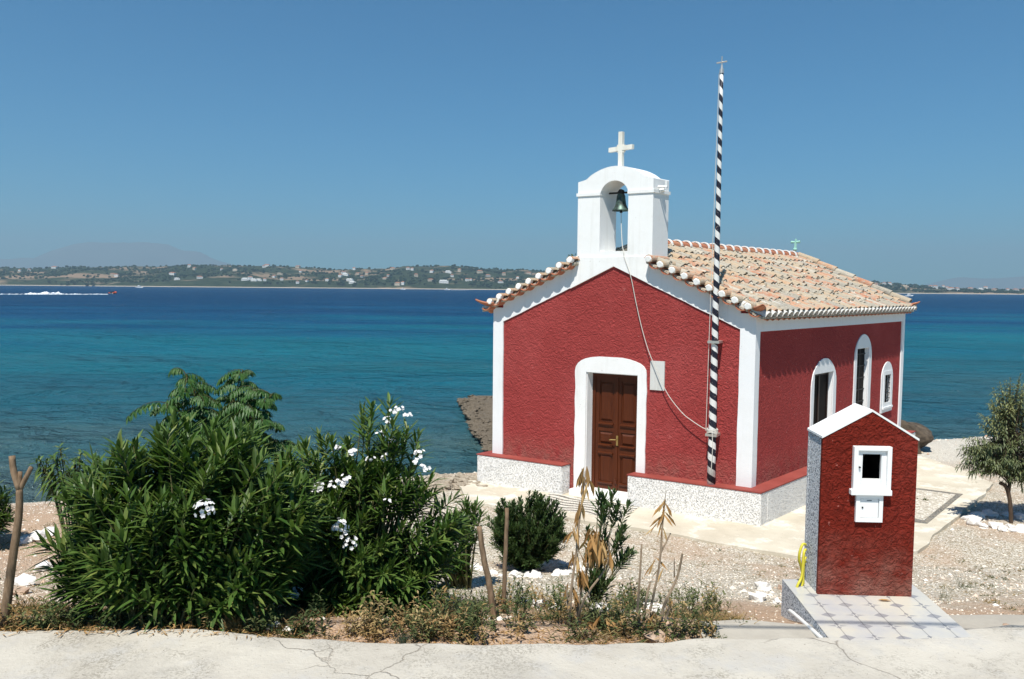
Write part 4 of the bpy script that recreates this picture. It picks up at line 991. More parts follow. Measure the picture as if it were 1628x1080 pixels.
# houses on the far hills: six shapes, copied
HW = [paint('far_white_render', (.82, .81, .78), .9, .05), paint('far_cream_render', (.60, .50, .38), .9, .1), paint('far_grey_render', (.45, .44, .42), .9, .1)]
m = Mat('far_tile_roof', .9, .1); m.color((.38, .17, .10)); FROOF = m.m
m = Mat('far_window_dark', .5, .3); m.color((.05, .06, .07)); FWIN = m.m
def house_mesh(kind):
    mb = MB(); W, D, H = ((9, 7, 5.5), (15, 8, 4.5), (12, 9, 7.5), (26, 9, 6), (8, 8, 4), (38, 12, 9))[kind]
    mb.box(-W / 2, W / 2, -D / 2, D / 2, -5, H)
    if kind in (0, 1, 2, 4):
        mb.mi = 1; e = .5
        mb.add([(-W / 2 - e, -D / 2 - e, H), (W / 2 + e, -D / 2 - e, H), (W / 2 + e, D / 2 + e, H), (-W / 2 - e, D / 2 + e, H), (-W / 4, 0, H + 2), (W / 4, 0, H + 2)], [(0, 1, 5, 4), (1, 2, 5), (2, 3, 4, 5), (3, 0, 4), (3, 2, 1, 0)])
    if kind in (3, 5):
        mb.mi = 0; mb.box(-W / 2 + 3, W / 2 - 6, -D / 2 + 2.5, D / 2 - .1, H + .01, H + 3.2)
    mb.mi = 2; fl = max(1, int(H / 3))
    for f in range(fl):
        k = -W / 2 + 1.2
        while k < W / 2 - 1.5:
            mb.box(k, k + 1.1, -D / 2 - .04, -D / 2 + .05, f * 3 + .8, f * 3 + 2.3); k += 2.6
    return mb
CASE = [('white', 'two-storey villa'), ('white', 'long low villa'), ('cream', 'tall villa'), ('white', 'flat-roofed terrace block'), ('cream', 'cottage'), ('white', 'large hotel block')]
protos = {}
def far_house(u, y, kind, c, scale=1.0):
    best = hill_spot(u, y)
    key = (kind, c)
    colname = ('white', 'cream', 'grey')[c]
    if key not in protos:
        o = house_mesh(kind).build('house', [HW[c], FROOF, FWIN]); fix_normals(o); protos[key] = o
    else: o = protos[key].copy(); col.objects.link(o)
    p = sh(best[0], best[1], coast_h(*best) + .8); o.location = p; o.rotation_euler = (0, 0, YAWH + rt_.uniform(-.5, .5)); o.scale = (scale,) * 3
    where = 'near the far shore' if y > 443 else ('half way up the far hill' if y > 432 else 'high on the far hill')
    side = 'right of the chapel' if u > 1300 else ('at the left' if u < 300 else ('left of the chapel' if u > 520 else 'above open water'))
    tag(o, 'tiny %s %s %s, %s' % (colname, CASE[kind][1], where, side), 'house', 'houses on the far shore'); return o
YAWH = math.atan2(RH.y, RH.x)
for (u, y, k, c) in HL: far_house(u, y, k, c, rt_.uniform(.9, 1.25) * (.72 if k in (3, 5) else 1.1))
# distant mountains
def mountain(tab, D, wdt):
    mb = MB(); vs = []; fs = []; us = [tab[0][0] + (tab[-1][0] - tab[0][0]) * i / 120 for i in range(121)]
    for j in range(15):
        q = j / 14; d = D + wdt * (q - .5)
        for u in us:
            h = max(0, (hor(u) - lerp_table(tab, u)) / FPX * D); f = math.sin(math.pi * q) ** .8
            r_ = (u - 814) / FPX * D
            vs.append((r_, d, h * f * (1 + .10 * noise.noise(Vector((r_ / 500, d / 500, 0)))) - 3))
    for j in range(14):
        for i in range(120): a = j * 121 + i; fs.append((a, a + 1, a + 122, a + 121))
    mb.add(vs, fs); m_ = Mat('haze_faded_mountain', 1, 0); m_.color(m_.mix(m_.noise(.003, 5), (.09, .12, .13), (.14, .17, .17)))  # slopes coloured paler and bluer, with haze painted into them
    return struct(in_shore_axes(mb.build('mountain', m_.m, smooth=True)))
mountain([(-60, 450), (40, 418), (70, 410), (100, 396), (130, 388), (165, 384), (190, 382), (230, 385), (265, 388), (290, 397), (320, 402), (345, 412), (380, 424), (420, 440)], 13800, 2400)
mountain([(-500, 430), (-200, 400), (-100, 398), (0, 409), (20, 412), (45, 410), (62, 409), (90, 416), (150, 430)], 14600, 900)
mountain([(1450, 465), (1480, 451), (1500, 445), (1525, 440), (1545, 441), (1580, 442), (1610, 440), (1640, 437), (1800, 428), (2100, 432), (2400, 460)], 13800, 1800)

# ------------------------------------------------------------------ boats and wakes
m = Mat('foam', .9, .1); m.color(m.mix(m.noise(3, 5), (.70, .74, .76), (.86, .88, .88))); FOAM = m.m
def wake(u0, u1, v, wd, hgt, lab, seed=0):
    a, b = at_z(u0, v, 0), at_z(u1, v, 0); mb = MB(); k = int((b - a).length / (wd * .35)); rq = random.Random(seed)
    for i in range(k):
        t = i / k; p = a.lerp(b, t); s = (1 - .5 * t)
        mb.blob((p.x + rq.uniform(-.4, .4) * wd, p.y + rq.uniform(-.4, .4) * wd, 0), wd * rq.uniform(.4, .9), 1, 1, hgt / wd * rq.uniform(.5, 1.2), .5, i, 1)
    o = mb.build('wake', FOAM, origin=tuple(a)); o['kind'] = 'stuff'; o['label'] = lab; o['category'] = 'wake'; return o
m = Mat('orange_tube', .5, .3); m.color((.60, .10, .03)); ORANGE = m.m
m = Mat('dark_suit', .8, .2); m.color((.03, .03, .04)); DARK = m.m
bp = at_z(180, 467.6, 0); hd = (at_z(200, 467.3, 0) - at_z(160, 468, 0)).normalized(); sdv = Vector((-hd.y, hd.x, 0))
rib = thing('speedboat', tuple(bp), 'orange inflatable speedboat racing ahead of a white wake', 'boat')
def bq(x, y, z): q = bp + hd * x + sdv * y; return (q.x, q.y, z)
mb = MB(); mb.tube(smooth_path([bq(-2.4, -.95, .5), bq(-1, -1, .5), bq(.8, -.95, .55), bq(2.1, -.5, .8), bq(2.7, 0, .95), bq(2.1, .5, .8), bq(.8, .95, .55), bq(-1, 1, .5), bq(-2.4, .95, .5)]), .32, 10); mb.build('tube', ORANGE, rib, smooth=True)
mb = MB(); mb.hexa([bq(-2.2, -.7, .1), bq(1.6, -.25, .05), bq(1.6, .25, .05), bq(-2.2, .7, .1), bq(-2.2, -.8, .5), bq(2.1, -.4, .7), bq(2.1, .4, .7), bq(-2.2, .8, .5)]); mb.build('hull', FOAM, rib)
mb = MB(); mb.box(-.3, .4, -.4, .4, .4, 1.3, bq); mb.box(-1.3, -.7, -.4, .4, .4, .95, bq); mb.build('console', DARK, rib)
mb = MB(); mb.box(-2.75, -2.35, -.25, .25, .2, 1.25, bq); mb.build('outboard_motor', DARK, rib)
wake(-60, 171, 468.4, .9, .4, 'white foam wake trailing behind the orange speedboat', 1)
wake(40, 99, 467.8, 2.2, 1.0, 'plume of white spray in the wake at the left', 2)
def yacht(u, v, ln, lab, grp=None):
    p = at_z(u, v, 0); t = thing('motor_boat', tuple(p), lab, 'boat', grp)
    def q_(x, y, z): q = p + RH * x + FH * y; return (q.x, q.y, z)
    mb = MB(); h = ln * .10
    mb.hexa([q_(-ln * .45, -ln * .1, -.2), q_(ln * .35, -ln * .06, -.2), q_(ln * .35, ln * .06, -.2), q_(-ln * .45, ln * .1, -.2), q_(-ln * .5, -ln * .14, h), q_(ln * .5, -ln * .03, h * 1.3), q_(ln * .5, ln * .03, h * 1.3), q_(-ln * .5, ln * .14, h)]); mb.build('hull', WHITE_GLOSS, t)
    mb = MB(); mb.box(-ln * .25, ln * .15, -ln * .09, ln * .09, h, h * 2.1, q_); mb.box(-ln * .2, ln * .02, -ln * .07, ln * .07, h * 2.1, h * 2.9, q_); mb.build('cabin', WHITE_GLOSS, t)
    mb = MB(); mb.box(-ln * .22, ln * .16, -ln * .092, -ln * .088, h * 1.4, h * 1.8, q_); mb.build('window_strip', DARK, t); return t
yacht(711, 461.2, 14, 'small white motor boat in front of the far shore, right of the hotel')
wake(716, 745, 461.3, 1.6, .3, 'faint foam trail right of the small white motor boat', 3)
yacht(641, 460.6, 12, 'white boat moored off the far shore, left of the hotel'); 
yacht(222, 457.6, 14, 'white boat lying off the far shore above the speedboat')
yacht(1446, 470.8, 9, 'white boat beyond the right eave of the chapel')
wake(1400, 1444, 471.0, 1.5, .35, 'long white foam line beyond the right corner of the chapel roof', 4)

# ------------------------------------------------------------------ air
mb = MB(); HB = 16000
mb.box(-HB, HB, -60, HB, -8, 900); o = in_shore_axes(mb.build('haze', [], None)); o['kind'] = 'stuff'
hm = bpy.data.materials.new('haze_air'); hm.use_nodes = True; ht = hm.node_tree; ht.nodes.clear()
pv = ht.nodes.new('ShaderNodeVolumePrincipled'); ou = ht.nodes.new('ShaderNodeOutputMaterial'); ht.links.new(pv.outputs[0], ou.inputs['Volume'])
pv.inputs['Color'].default_value = (.53, .74, .88, 1); pv.inputs['Density'].default_value = 1.3e-4; pv.inputs['Anisotropy'].default_value = .1
o.data.materials.append(hm)

# ------------------------------------------------------------------ plants
UP = Vector((0, 0, 1))
def rvec(rg):
    while True:
        v_ = Vector((rg.uniform(-1, 1), rg.uniform(-1, 1), rg.uniform(-1, 1)))
        if .05 < v_.length <= 1: return v_
def bend(p0, p1, lift, k=5):
    """a stem rising from p0 and leaning out to p1"""
    c = p0.lerp(p1, .45); c.z = p0.z + (p1.z - p0.z) * (.5 + lift); return [p0 * (1 - t) ** 2 + c * 2 * t * (1 - t) + p1 * t * t for t in [i / k for i in range(k + 1)]]
def whorl_shoot(mb, pts, rg, ln, wd, n_w, span, ang=50, droop=.25, per=3, up_bias=.0, tint=(0, 1), fat=.4, spread_=.27):
    """lance leaves in whorls along the outer part of a stem"""
    tip = pts[-1]; d = (pts[-1] - pts[-2]).normalized(); ph = rg.uniform(0, 6.28)
    a = d.orthogonal().normalized(); b = d.cross(a)
    for w_ in range(n_w):
        t = w_ / max(1, n_w - 1); p = tip - d * (span * (1 - t)); ph += 1.05
        el = R(ang * (1.15 - .65 * t))
        for k in range(per):
            q = ph + k * 2 * math.pi / per + rg.uniform(-.3, .3)
            ld = d * math.cos(el) + (a * math.cos(q) + b * math.sin(q)) * math.sin(el) + UP * up_bias + rvec(rg) * .22
            mb.tint = min(1, max(0, rg.gauss((tint[0] + tint[1]) / 2 + .1 * (t - .5), spread_ * (tint[1] - tint[0]))))
            mb.leaf(p + rvec(rg) * .006, ld, UP, ln * rg.uniform(.5, 1.15) * (1 - .25 * (t > .85)), wd * rg.uniform(.8, 1.15), droop * rg.uniform(.3, 1.5), .25, fat)
def oleander(loc, lobes, n_tips, rg, label, ln=.17, wd=.026, group=None, n_w=8, name='oleander_bush', mat=None, stem_r=.007):
    t = thing(name, tuple(loc), label, 'bush', group); fol = MB(); st = MB(); tips = []
    tot = sum(l[3] ** 2 for l in lobes)
    for (cx, cy, cz, rx, rz_) in [(l[0], l[1], l[2], l[3], l[4]) for l in lobes]:
        n_ = int(n_tips * rx * rx / tot)
        for i in range(n_):
            v_ = rvec(rg).normalized() * (rg.random() ** .38)
            if v_.z < -.55: v_.z *= .6
            q = sh(0, 0) * 0 + RH * (cx + v_.x * rx) + FH * (cy + v_.y * rx * .8) + UP * (cz + v_.z * rz_)
            q = loc + q
            if q.z < ground_z(q.x, q.y) + .06: continue
            base = loc + RH * (cx * .45 + v_.x * rx * .18 + rg.uniform(-.08, .08)) + FH * (cy * .45 + rg.uniform(-.1, .1)); base.z = ground_z(base.x, base.y) - .03
            pts = bend(base, q, rg.uniform(.05, .3)); tips.append(q)
            st.tube(pts, [stem_r * (1.6 - 1.2 * i_ / 5) for i_ in range(6)], 5, False)
            whorl_shoot(fol, pts, rg, ln, wd, n_w, ln * 1.05, 58, .14)
    fol.build('foliage', mat or OLEANDER, t); st.build('stems', STEM, t); return t, tips
def flower_cluster(parent, p, rg, n_=9, r_=.045):
    mb = MB(); n_ = int(n_ * 1.9)
    for i in range(n_):
        c = p + Vector((rg.uniform(-1, 1), rg.uniform(-1, 1), rg.uniform(-.6, .8))) * r_
        face = (c - p + (CAM - p).normalized() * .02 + UP * .02).normalized(); a = face.orthogonal().normalized(); b = face.cross(a); s = rg.uniform(.010, .016); ph = rg.uniform(0, 6)
        for k in range(5):
            q = ph + k * 1.2566; dr = (a * math.cos(q) + b * math.sin(q)); mb.leaf(c, dr + face * .35, face, s * 1.3, s * 1.0, .0, .2, .6)
    return mb.build('flower_cluster', PETAL, parent)
def up_at(u, v, base):
    """height of a sight line over a base point"""
    return at_depth(u, v, (base - CAM).dot(cf))
rg = random.Random(21)
# big oleander at the left: lobes are (along shore, seaward, up, radius, height radius) from the base
LB = spot(262, 985)
t1, tips1 = oleander(LB, [(-.05, .2, .64, .62, .60), (-.46, .15, .50, .42, .44), (-.35, .25, .82, .38, .40), (.42, .1, .62, .48, .56), (.15, .35, .95, .45, .36), (.05, -.08, .40, .44, .34), (.5, .0, .30, .38, .26), (-.45, .05, .30, .34, .24), (.72, .15, .55, .34, .40)], 500, rg, 'big dark green oleander bush at the left with one white flower head', .205, .030)
for (u, v) in ((326, 808),): flower_cluster(t1, at_depth(u, v, (LB - CAM).dot(cf) - .42), rg, 12, .055)
RB_ = spot(560, 968)
t2, tips2 = oleander(RB_, [(0, .1, .62, .62, .62), (-.42, .05, .58, .52, .56), (.42, .0, .58, .48, .5), (-.02, .25, 1.10, .36, .46), (.26, .2, 1.15, .28, .44), (-.25, .2, .95, .38, .38), (.66, .05, .46, .26, .34), (.1, -.3, .36, .52, .34), (-.5, -.1, .28, .42, .28), (.45, -.1, .25, .36, .24), (-.66, .1, .74, .38, .44), (-.72, -.02, .36, .36, .34)], 540, rg, 'tall oleander bush in the middle with many white flower heads', .185, .026)
dpt = (RB_ - CAM).dot(cf)
for (u, v, k, dz) in ((540, 835, 10, -.45), (557, 863, 10, -.45), (543, 768, 8, -.38), (560, 718, 6, -.1), (622, 701, 6, .0), (636, 652, 6, .1), (625, 655, 3, .1), (668, 722, 5, -.05), (676, 744, 6, -.1), (530, 772, 4, -.36), (552, 760, 3, -.36), (600, 690, 3, .0), (648, 660, 3, .1), (618, 668, 3, .1), (660, 735, 3, -.05), (590, 730, 3, -.1), (500, 780, 3, -.36), (615, 800, 2, -.4), (548, 850, 3, -.45), (470, 940, 3, -.42), (508, 772, 6, -.35), (452, 873, 6, -.45), (465, 945, 7, -.42), (615, 727, 5, .0), (535, 712, 5, .1)):
    flower_cluster(t2, at_depth(u, v, dpt + dz), rg, k, .045 if k > 8 else .03)
# oleander at the very left edge, and a slim stemmed one beside the stakes
eb = spot(-40, 872)
oleander(eb, [(.12, 0, .50, .42, .42), (-.30, .1, .5, .4, .45)], 110, rg, 'dark oleander cut off by the left edge of the picture', .19, .028)
sb_ = spot(742, 935)
oleander(sb_, [(-.15, .0, .40, .26, .30), (-.02, .1, .62, .20, .26)], 46, rg, 'thin leaning oleander between the flowering bush and the two stakes', .17, .024, stem_r=.009)
# pinnate tree behind the big oleander
def frond(fol, st, p0, d, ln, rg, npairs=8):
    pts = []; 
    for i in range(7):
        t = i / 6; pts.append(p0 + d * (ln * t) - UP * (.66 * ln * t * t))
    st.tube(pts, [.004 - .0028 * i / 6 for i in range(7)], 4, False)
    for i in range(1, npairs + 1):
        t = i / (npairs + .4); k = min(int(t * 6), 5); p = pts[k].lerp(pts[k + 1], t * 6 - k); ax = (pts[k + 1] - pts[k]).normalized(); sd = ax.cross(UP)
        if sd.length < .1: sd = ax.orthogonal()
        sd.normalize()
        for s in (-1, 1):
            # secondary stalk with three or five leaflets
            sl_ = ln * .30 * math.sin(math.pi * (.18 + .78 * t)); sdv_ = (sd * s + ax * .45 - UP * .25).normalized()
            for q in range(4):
                pp = p + sdv_ * (sl_ * (q + .6) / 4); fol.tint = min(1, max(0, rg.gauss(.5, .25)))
                for s2 in ((-1, 1) if q < 3 else (0,)):
                    fol.leaf(pp, (sdv_ * .7 + ax * s2 * .7 - UP * .75 + rvec(rg) * .25), UP, rg.uniform(.038, .056), rg.uniform(.011, .016), .3, .2, .6)
pt = at_depth(372, 900, 6.7); pt.z = ground_z(pt.x, pt.y)
tree_ = thing('pinnate_tree', tuple(pt), 'young tree with drooping feathery leaves rising behind the big oleander', 'tree')
fol = MB(); st = MB(); dp = 6.7
st.tube([pt, at_depth(365, 800, dp), at_depth(350, 740, dp)], [.03, .024, .02], 8)
for (u0, v0, u1, v1) in ((350, 740, 292, 590), (350, 740, 386, 588), (345, 745, 262, 640), (352, 742, 432, 628), (352, 740, 345, 655), (355, 750, 424, 668), (348, 745, 290, 680), (360, 770, 455, 700), (360, 770, 480, 735), (350, 740, 400, 615), (350, 740, 306, 625)):
    a = at_depth(u0, v0, dp + rg.uniform(-.1, .1)); b = at_depth(u1, v1, dp + rg.uniform(-.3, .4)); pts = bend(a, b, .12); st.tube(pts, [.016 - .0022 * i for i in range(6)], 5, False)
    for i in range(13):
        t = .45 + .55 * i / 12; k = min(int(t * 5), 4); p = pts[k].lerp(pts[k + 1], t * 5 - k); an = i * 2.4 + rg.uniform(-.3, .3)
        d = (RH * math.cos(an) + FH * math.sin(an) * .8 + UP * (.15 + .9 * rg.random())).normalized(); frond(fol, st, p, d, rg.uniform(.15, .31), rg, 7)
fol.build('crown', PINNATE, tree_); st.build('trunk', STEM, tree_)
# drooping sapling with brown pods at the left
dpp = at_depth(118, 880, 6.6); dpp.z = ground_z(dpp.x, dpp.y)
sap = thing('drooping_sapling', tuple(dpp), 'small sapling with hanging leaves and dark seed pods against the sea at the left', 'sapling'); fol = MB(); st = MB(); pods = MB()
for (u, v) in ((95, 712), (72, 745), (118, 730), (62, 730), (135, 745), (100, 760), (85, 725), (110, 750), (128, 720), (75, 735)):
    pts = bend(dpp, at_depth(u, v, 6.6 + rg.uniform(-.15, .15)), .3); st.tube(pts, [.010 - .0013 * i for i in range(6)], 5, False)
    whorl_shoot(fol, pts, rg, .13, .026, 12, .26, 80, .9)
    for k in range(4):
        q = pts[-1] + rvec(rg) * .05 - UP * .02; pods.tint = rg.random() * .4; pods.leaf(q, Vector((rg.uniform(-.2, .2), rg.uniform(-.2, .2), -1)), RH, .13, .014, 0, .5, .6)
fol.build('foliage', OLEANDER, sap); st.build('stem', STEM, sap)
m = Mat('brown_pod', .7, .2); m.color((.07, .035, .02)); pods.build('seed_pods', m.m, sap)
# round shrub in its ring of stones, and the small upright one behind the withered plant
def spatula_shrub(loc, lobes, n_tips, rg, label, ln=.078, wd=.021, nm='round_shrub', cat='shrub'):
    t = thing(nm, tuple(loc), label, cat); fol = MB(); st = MB()
    tot = sum(l[3] ** 2 for l in lobes)
    for (cx, cy, cz, rx, rz_) in lobes:
        for i in range(int(n_tips * rx * rx / tot)):
            v_ = rvec(rg).normalized() * (rg.random() ** .3); q = loc + RH * (cx + v_.x * rx) + FH * (cy + v_.y * rx) + UP * (cz + v_.z * rz_ + .05 * noise.noise(v_ * 3))
            if q.z < loc.z + .05: continue
            base = loc + RH * (v_.x * rx * .2) + FH * (v_.y * rx * .2); pts = bend(base, q, .12)
            if (pts[-1] - pts[-2]).z < .03: pts[-1] = pts[-1] + UP * .05
            st.tube(pts, [.007, .006, .005, .004, .003, .003], 4, False); whorl_shoot(fol, pts, rg, ln, wd, 6, ln * 1.5, 58, .0, 4, .22, fat=.6)
    fol.build('foliage', ROUNDLEAF, t); st.build('stems', STEM, t); return t
rs = spot(838, 905); print('round shrub', rs, (rs - CAM).dot(cf))
spatula_shrub(rs, [(0, 0, .44, .44, .40), (-.20, 0, .50, .28, .28), (.20, .0, .52, .28, .30), (.0, -.1, .26, .38, .18), (.1, 0, .80, .14, .14), (-.28, 0, .72, .10, .12), (.36, 0, .40, .14, .16)], 560, rg, 'dense round green shrub inside a ring of white stones')
ub = spot(945, 965)
spatula_shrub(ub, [(.10, 0, .80, .10, .18), (.22, .05, .70, .09, .14), (.26, .05, .46, .09, .10), (.02, 0, .50, .10, .16), (.0, 0, .26, .14, .14)], 38, rg, 'small upright green shrub directly behind the withered plant', .095, .022, 'upright_shrub')
# withered plant with hanging tan leaves
wpb = spot(912, 1000); wd_ = (wpb - CAM).dot(cf)
wp = thing('withered_plant', tuple(wpb), 'withered plant with bare stems and hanging tan leaves, before the chapel door', 'dry plant'); fol = MB(); st = MB()
def wpt(u, v, dz=0): return at_depth(u, v, wd_ + dz)
for pts in ([(905, 1002), (908, 940), (916, 880), (922, 820), (930, 760), (933, 742)], [(912, 1002), (922, 950), (940, 880), (950, 850)], [(908, 1000), (903, 960), (900, 932)], [(914, 1000), (930, 950), (965, 900), (968, 860)]):
    st.tube(smooth_path([wpt(u, v, uni(-.05, .05)) for u, v in pts], 3), [.011 * (1 - .7 * i / (3 * (len(pts) - 1))) for i in range(3 * (len(pts) - 1) + 1)], 6)
for (u, v, n_, hang) in ((930, 745, 9, 1), (932, 765, 8, 1), (925, 800, 7, 1), (915, 840, 7, .7), (940, 845, 12, .6), (950, 850, 22, .8), (955, 862, 16, 1), (935, 870, 10, 1), (915, 880, 8, .9), (925, 905, 10, 1), (965, 880, 8, .9), (908, 930, 6, .8), (960, 985, 10, .3), (930, 985, 10, .3)):
    for k in range(n_):
        p = wpt(u + rg.uniform(-6, 6), v + rg.uniform(-6, 6), rg.uniform(-.06, .06)); fol.tint = rg.random() if v < 900 else rg.random() * .6
        d = (RH * rg.uniform(-.8, .8) + FH * rg.uniform(-.8, .8)) * (1.25 - hang * .55) - UP * hang; fol.leaf(p, d, rvec(rg), rg.uniform(.08, .14), rg.uniform(.015, .028), .3, .5, .5)
fol.build('dry_leaves', DRYLEAF, wp); st.build('stems', STICK, wp)
# bare sticks with a few dry leaves, right of it
dsb = spot(1040, 1010); dd_ = (dsb - CAM).dot(cf)
ds = thing('bare_sapling', tuple(dsb), 'clump of bare grey sticks with a few dry leaves on the tallest', 'dry plant'); fol = MB(); st = MB()
def dpt_(u, v, dz=0): return at_depth(u, v, dd_ + dz)
for pts, r_ in (([(1022, 1014), (1014, 972), (1018, 905), (1020, 865)], .011), ([(1022, 990), (1030, 940), (1035, 925)], .010), ([(1034, 970), (1048, 900), (1052, 850), (1056, 805), (1058, 795)], .009), ([(1050, 880), (1066, 848)], .008), ([(1050, 1008), (1055, 965), (1076, 920), (1085, 880)], .013), ([(1072, 918), (1072, 888)], .006), ([(1050, 1008), (1058, 985), (1064, 965)], .012), ([(1056, 805), (1059, 780)], .003)):
    st.tube(smooth_path([dpt_(u, v, uni(-.04, .04)) for u, v in pts], 3), [r_ * (1 - .45 * i / (3 * (len(pts) - 1))) for i in range(3 * (len(pts) - 1) + 1)], 6)
for (u, v, n_) in ((1056, 798, 7), (1054, 815, 6), (1050, 832, 5), (1040, 890, 4), (1058, 900, 2), (1030, 985, 9), (1040, 975, 8)):
    for k in range(n_):
        p = dpt_(u + rg.uniform(-3, 3), v + rg.uniform(-4, 4), rg.uniform(-.03, .03)); fol.tint = rg.random(); d = RH * rg.uniform(-1, 1) + FH * rg.uniform(-.6, .6) - UP * rg.uniform(.4, 1.1); fol.leaf(p, d, rvec(rg), rg.uniform(.07, .12), rg.uniform(.011, .019), .3, .5, .5)
fol.build('dry_leaves', DRYLEAF, ds); st.build('sticks', STICK, ds)
# stakes
def stake(pts, r_, label, nm='stake', cut=True):
    base = spot(*pts[0]); dz_ = (base - CAM).dot(cf); q = [base - UP * .06] + [at_depth(u, v, dz_) for u, v in pts[1:]]
    mb = MB(); sp2 = smooth_path(q, 4); sp2 = [p + rvec(rg) * .004 for p in sp2]; mb.tube(sp2, [r_ * (1.08 - .25 * i / len(sp2)) for i in range(len(sp2))], 9)
    o = mb.build(nm, BARK, origin=tuple(base), smooth=True); return tag(o, label, 'stake'), dz_
stake([(787, 985), (778, 930), (768, 880), (762, 838)], .022, 'leaning brown stake left of the upright stake by the round shrub')
stake([(800, 975), (803, 900), (806, 808)], .017, 'thin upright stake standing in front of the round shrub')
fb = spot(4, 1000); fd = (fb - CAM).dot(cf)
fk = thing('forked_branch', tuple(fb), 'forked bare branch stuck in the ground at the left edge', 'branch'); mb = MB()
def fp(u, v): return at_depth(u, v, fd)
q = smooth_path([fb - UP * .05, fp(12, 950), fp(20, 890), fp(30, 820), fp(31, 776)], 4); mb.tube(q, [.031 - .012 * i / len(q) for i in range(len(q))], 9); mb.build('trunk', BARK, fk, smooth=True)
for pts, r_ in (([(31, 778), (22, 750), (19, 725)], .021), ([(31, 780), (40, 762), (50, 743)], .015), ([(31, 776), (32, 750)], .014)):
    mb = MB(); q = smooth_path([fp(*p) for p in pts], 3); mb.tube(q, [r_ * (1.05 - .15 * i / len(q)) for i in range(len(q))], 8); mb.build('limb', BARK, fk, smooth=True)
# willow-leaved tree at the right
wb = spot(1608, 832); wdp = (wb - CAM).dot(cf)
wt = thing('willow_leaved_tree', tuple(wb), 'small tree with narrow grey-green leaves and a slim trunk at the right edge', 'tree'); fol = MB(); st = MB()
def wq(u, v, dz=0): return at_depth(u, v, wdp + dz)
st.tube(smooth_path([wb - UP * .05, wq(1606, 800), wq(1600, 775), wq(1590, 768)]), .028, 8); trunk = [wq(1603, 785), wq(1608, 740), wq(1606, 690)]
st.tube(smooth_path(trunk, 3), [.026 - .002 * i for i in range(7)], 7)
rw = random.Random(4)
lobes = [(1612, 690, 38, 48, 40, .45), (1600, 640, 30, 30, 55, .9), (1625, 630, 30, 35, 50, .8), (1575, 720, 40, 24, 45, .15), (1545, 735, 28, 22, 26, .15), (1620, 740, 40, 24, 50, .2), (1655, 700, 45, 60, 50, .4), (1600, 612, 16, 10, 8, .4), (1690, 660, 40, 50, 40, .6), (1562, 705, 34, 26, 34, .5), (1540, 722, 22, 22, 20, .4), (1590, 735, 40, 26, 40, .45), (1640, 760, 40, 20, 40, .4), (1580, 665, 28, 30, 34, .8)]
ppm = FPX / wdp
for (lu, lv, ru, rv, n_, tn_) in lobes:
    for i in range(int(n_ * .95)):
        v_ = rvec(rw); q = wq(lu + v_.x * ru, lv + v_.z * rv, v_.y * ru / ppm)
        src = wq(1604, 770 - rw.random() * 80); pts = bend(src, q, rw.uniform(.0, .3)); st.tube(pts, [.008, .007, .006, .004, .003, .002], 4, False)
        tt_ = min(1, max(0, tn_ + .2 * v_.z)); whorl_shoot(fol, pts, rw, .088, .018, 7, .24, 66, .6, 3, tint=(max(0, tt_ - .3), min(1.1, tt_ + .3)))
fol.build('crown', OLIVE, wt); st.build('trunk', bark('dark_tree_bark', (.04, .028, .02), (.12, .085, .06)), wt)
# weed growing on the roof beside the bell gable
rw_p = at_depth(908, 416, (Vector(ch(-2.95, .10, 3.1)) - CAM).dot(cf)); mb = MB()
for i in range(60):
    d = Vector((uni(-.7, .7), uni(-.5, .5), 1)); p = rw_p + Vector((uni(-.06, .06), uni(-.06, .06), uni(-.04, .10))); mb.tint = rnd() * .8; mb.leaf(p, d, UP, uni(.03, .07), .012, .2)
o = mb.build('roof_weed', ROUNDLEAF, origin=tuple(rw_p)); tag(o, 'tuft of weed growing on the roof tiles left of the bell gable', 'weed')
# small plants named one by one
def tuft(u, v, n_, h, w_, mat, label, spread=.5, nm='weed', cat='weed', grp=None, lr=None, tint=(0, 1)):
    b = spot(u, v); mb = MB()
    for i in range(n_):
        d = Vector((uni(-spread, spread), uni(-spread, spread), 1)); p = b + Vector((uni(-.3, .3), uni(-.3, .3), 0)) * h * (lr or .6); mb.tint = uni(*tint); mb.leaf(p, d, RH, h * uni(.5, 1.1), w_, .25 * spread, .4)
    o = mb.build(nm, mat, origin=tuple(b)); return tag(o, label, cat, grp)
GREYGREEN = leafmat('grey_green_blade', [(0, (.05, .075, .045)), (1, (.16, .19, .12))], .7, .1, .2)
tuft(640, 1033, 90, .14, .006, GREYGREEN, 'grey-green spiky tuft at the road rim below the flowering oleander', .5, 'grass_tuft', 'grass tuft')
tuft(372, 1005, 260, .17, .004, STRAW, 'large golden dry bush at the foot of the big oleander', .8, 'dry_bush', 'dry bush', None, .9, (.25, .75))
tuft(482, 1005, 150, .13, .004, STRAW, 'reddish dry bush between the two oleanders', .8, 'dry_bush', 'dry bush', None, .9, (0, .35))
tuft(1595, 498, 1, .01, .004, STRAW, '', .1) if False else None
tuft(1085, 1030, 70, .08, .018, WEED, 'low green weed at the road rim under the bare sticks', .9, 'weed', 'weed', None, 1.0, (0, .5))
tuft(1140, 1018, 40, .07, .010, WEED, 'dusty weed where the grey strip meets the earth', .9, 'weed', 'weed', None, 1.6, (.2, .7))
tuft(1112, 1000, 60, .12, .006, WEED, 'tall wispy weed right of the bare sticks', .5, 'weed', 'weed', None, .8)
tuft(1015, 1030, 40, .05, .014, WEED, 'tiny green weed beside the round stone at the road rim', .9, 'weed', 'weed', None, 1.0, (0, .4))
tuft(958, 1000, 60, .08, .016, WEED, 'green weed at the foot of the withered plant', .9, 'weed', 'weed', None, 1.0, (0, .4))
tuft(1500, 960, 26, .20, .004, WEED, 'thin wiry weed beside the right edge of the tiled step', .5, 'weed', 'weed', None, .8)
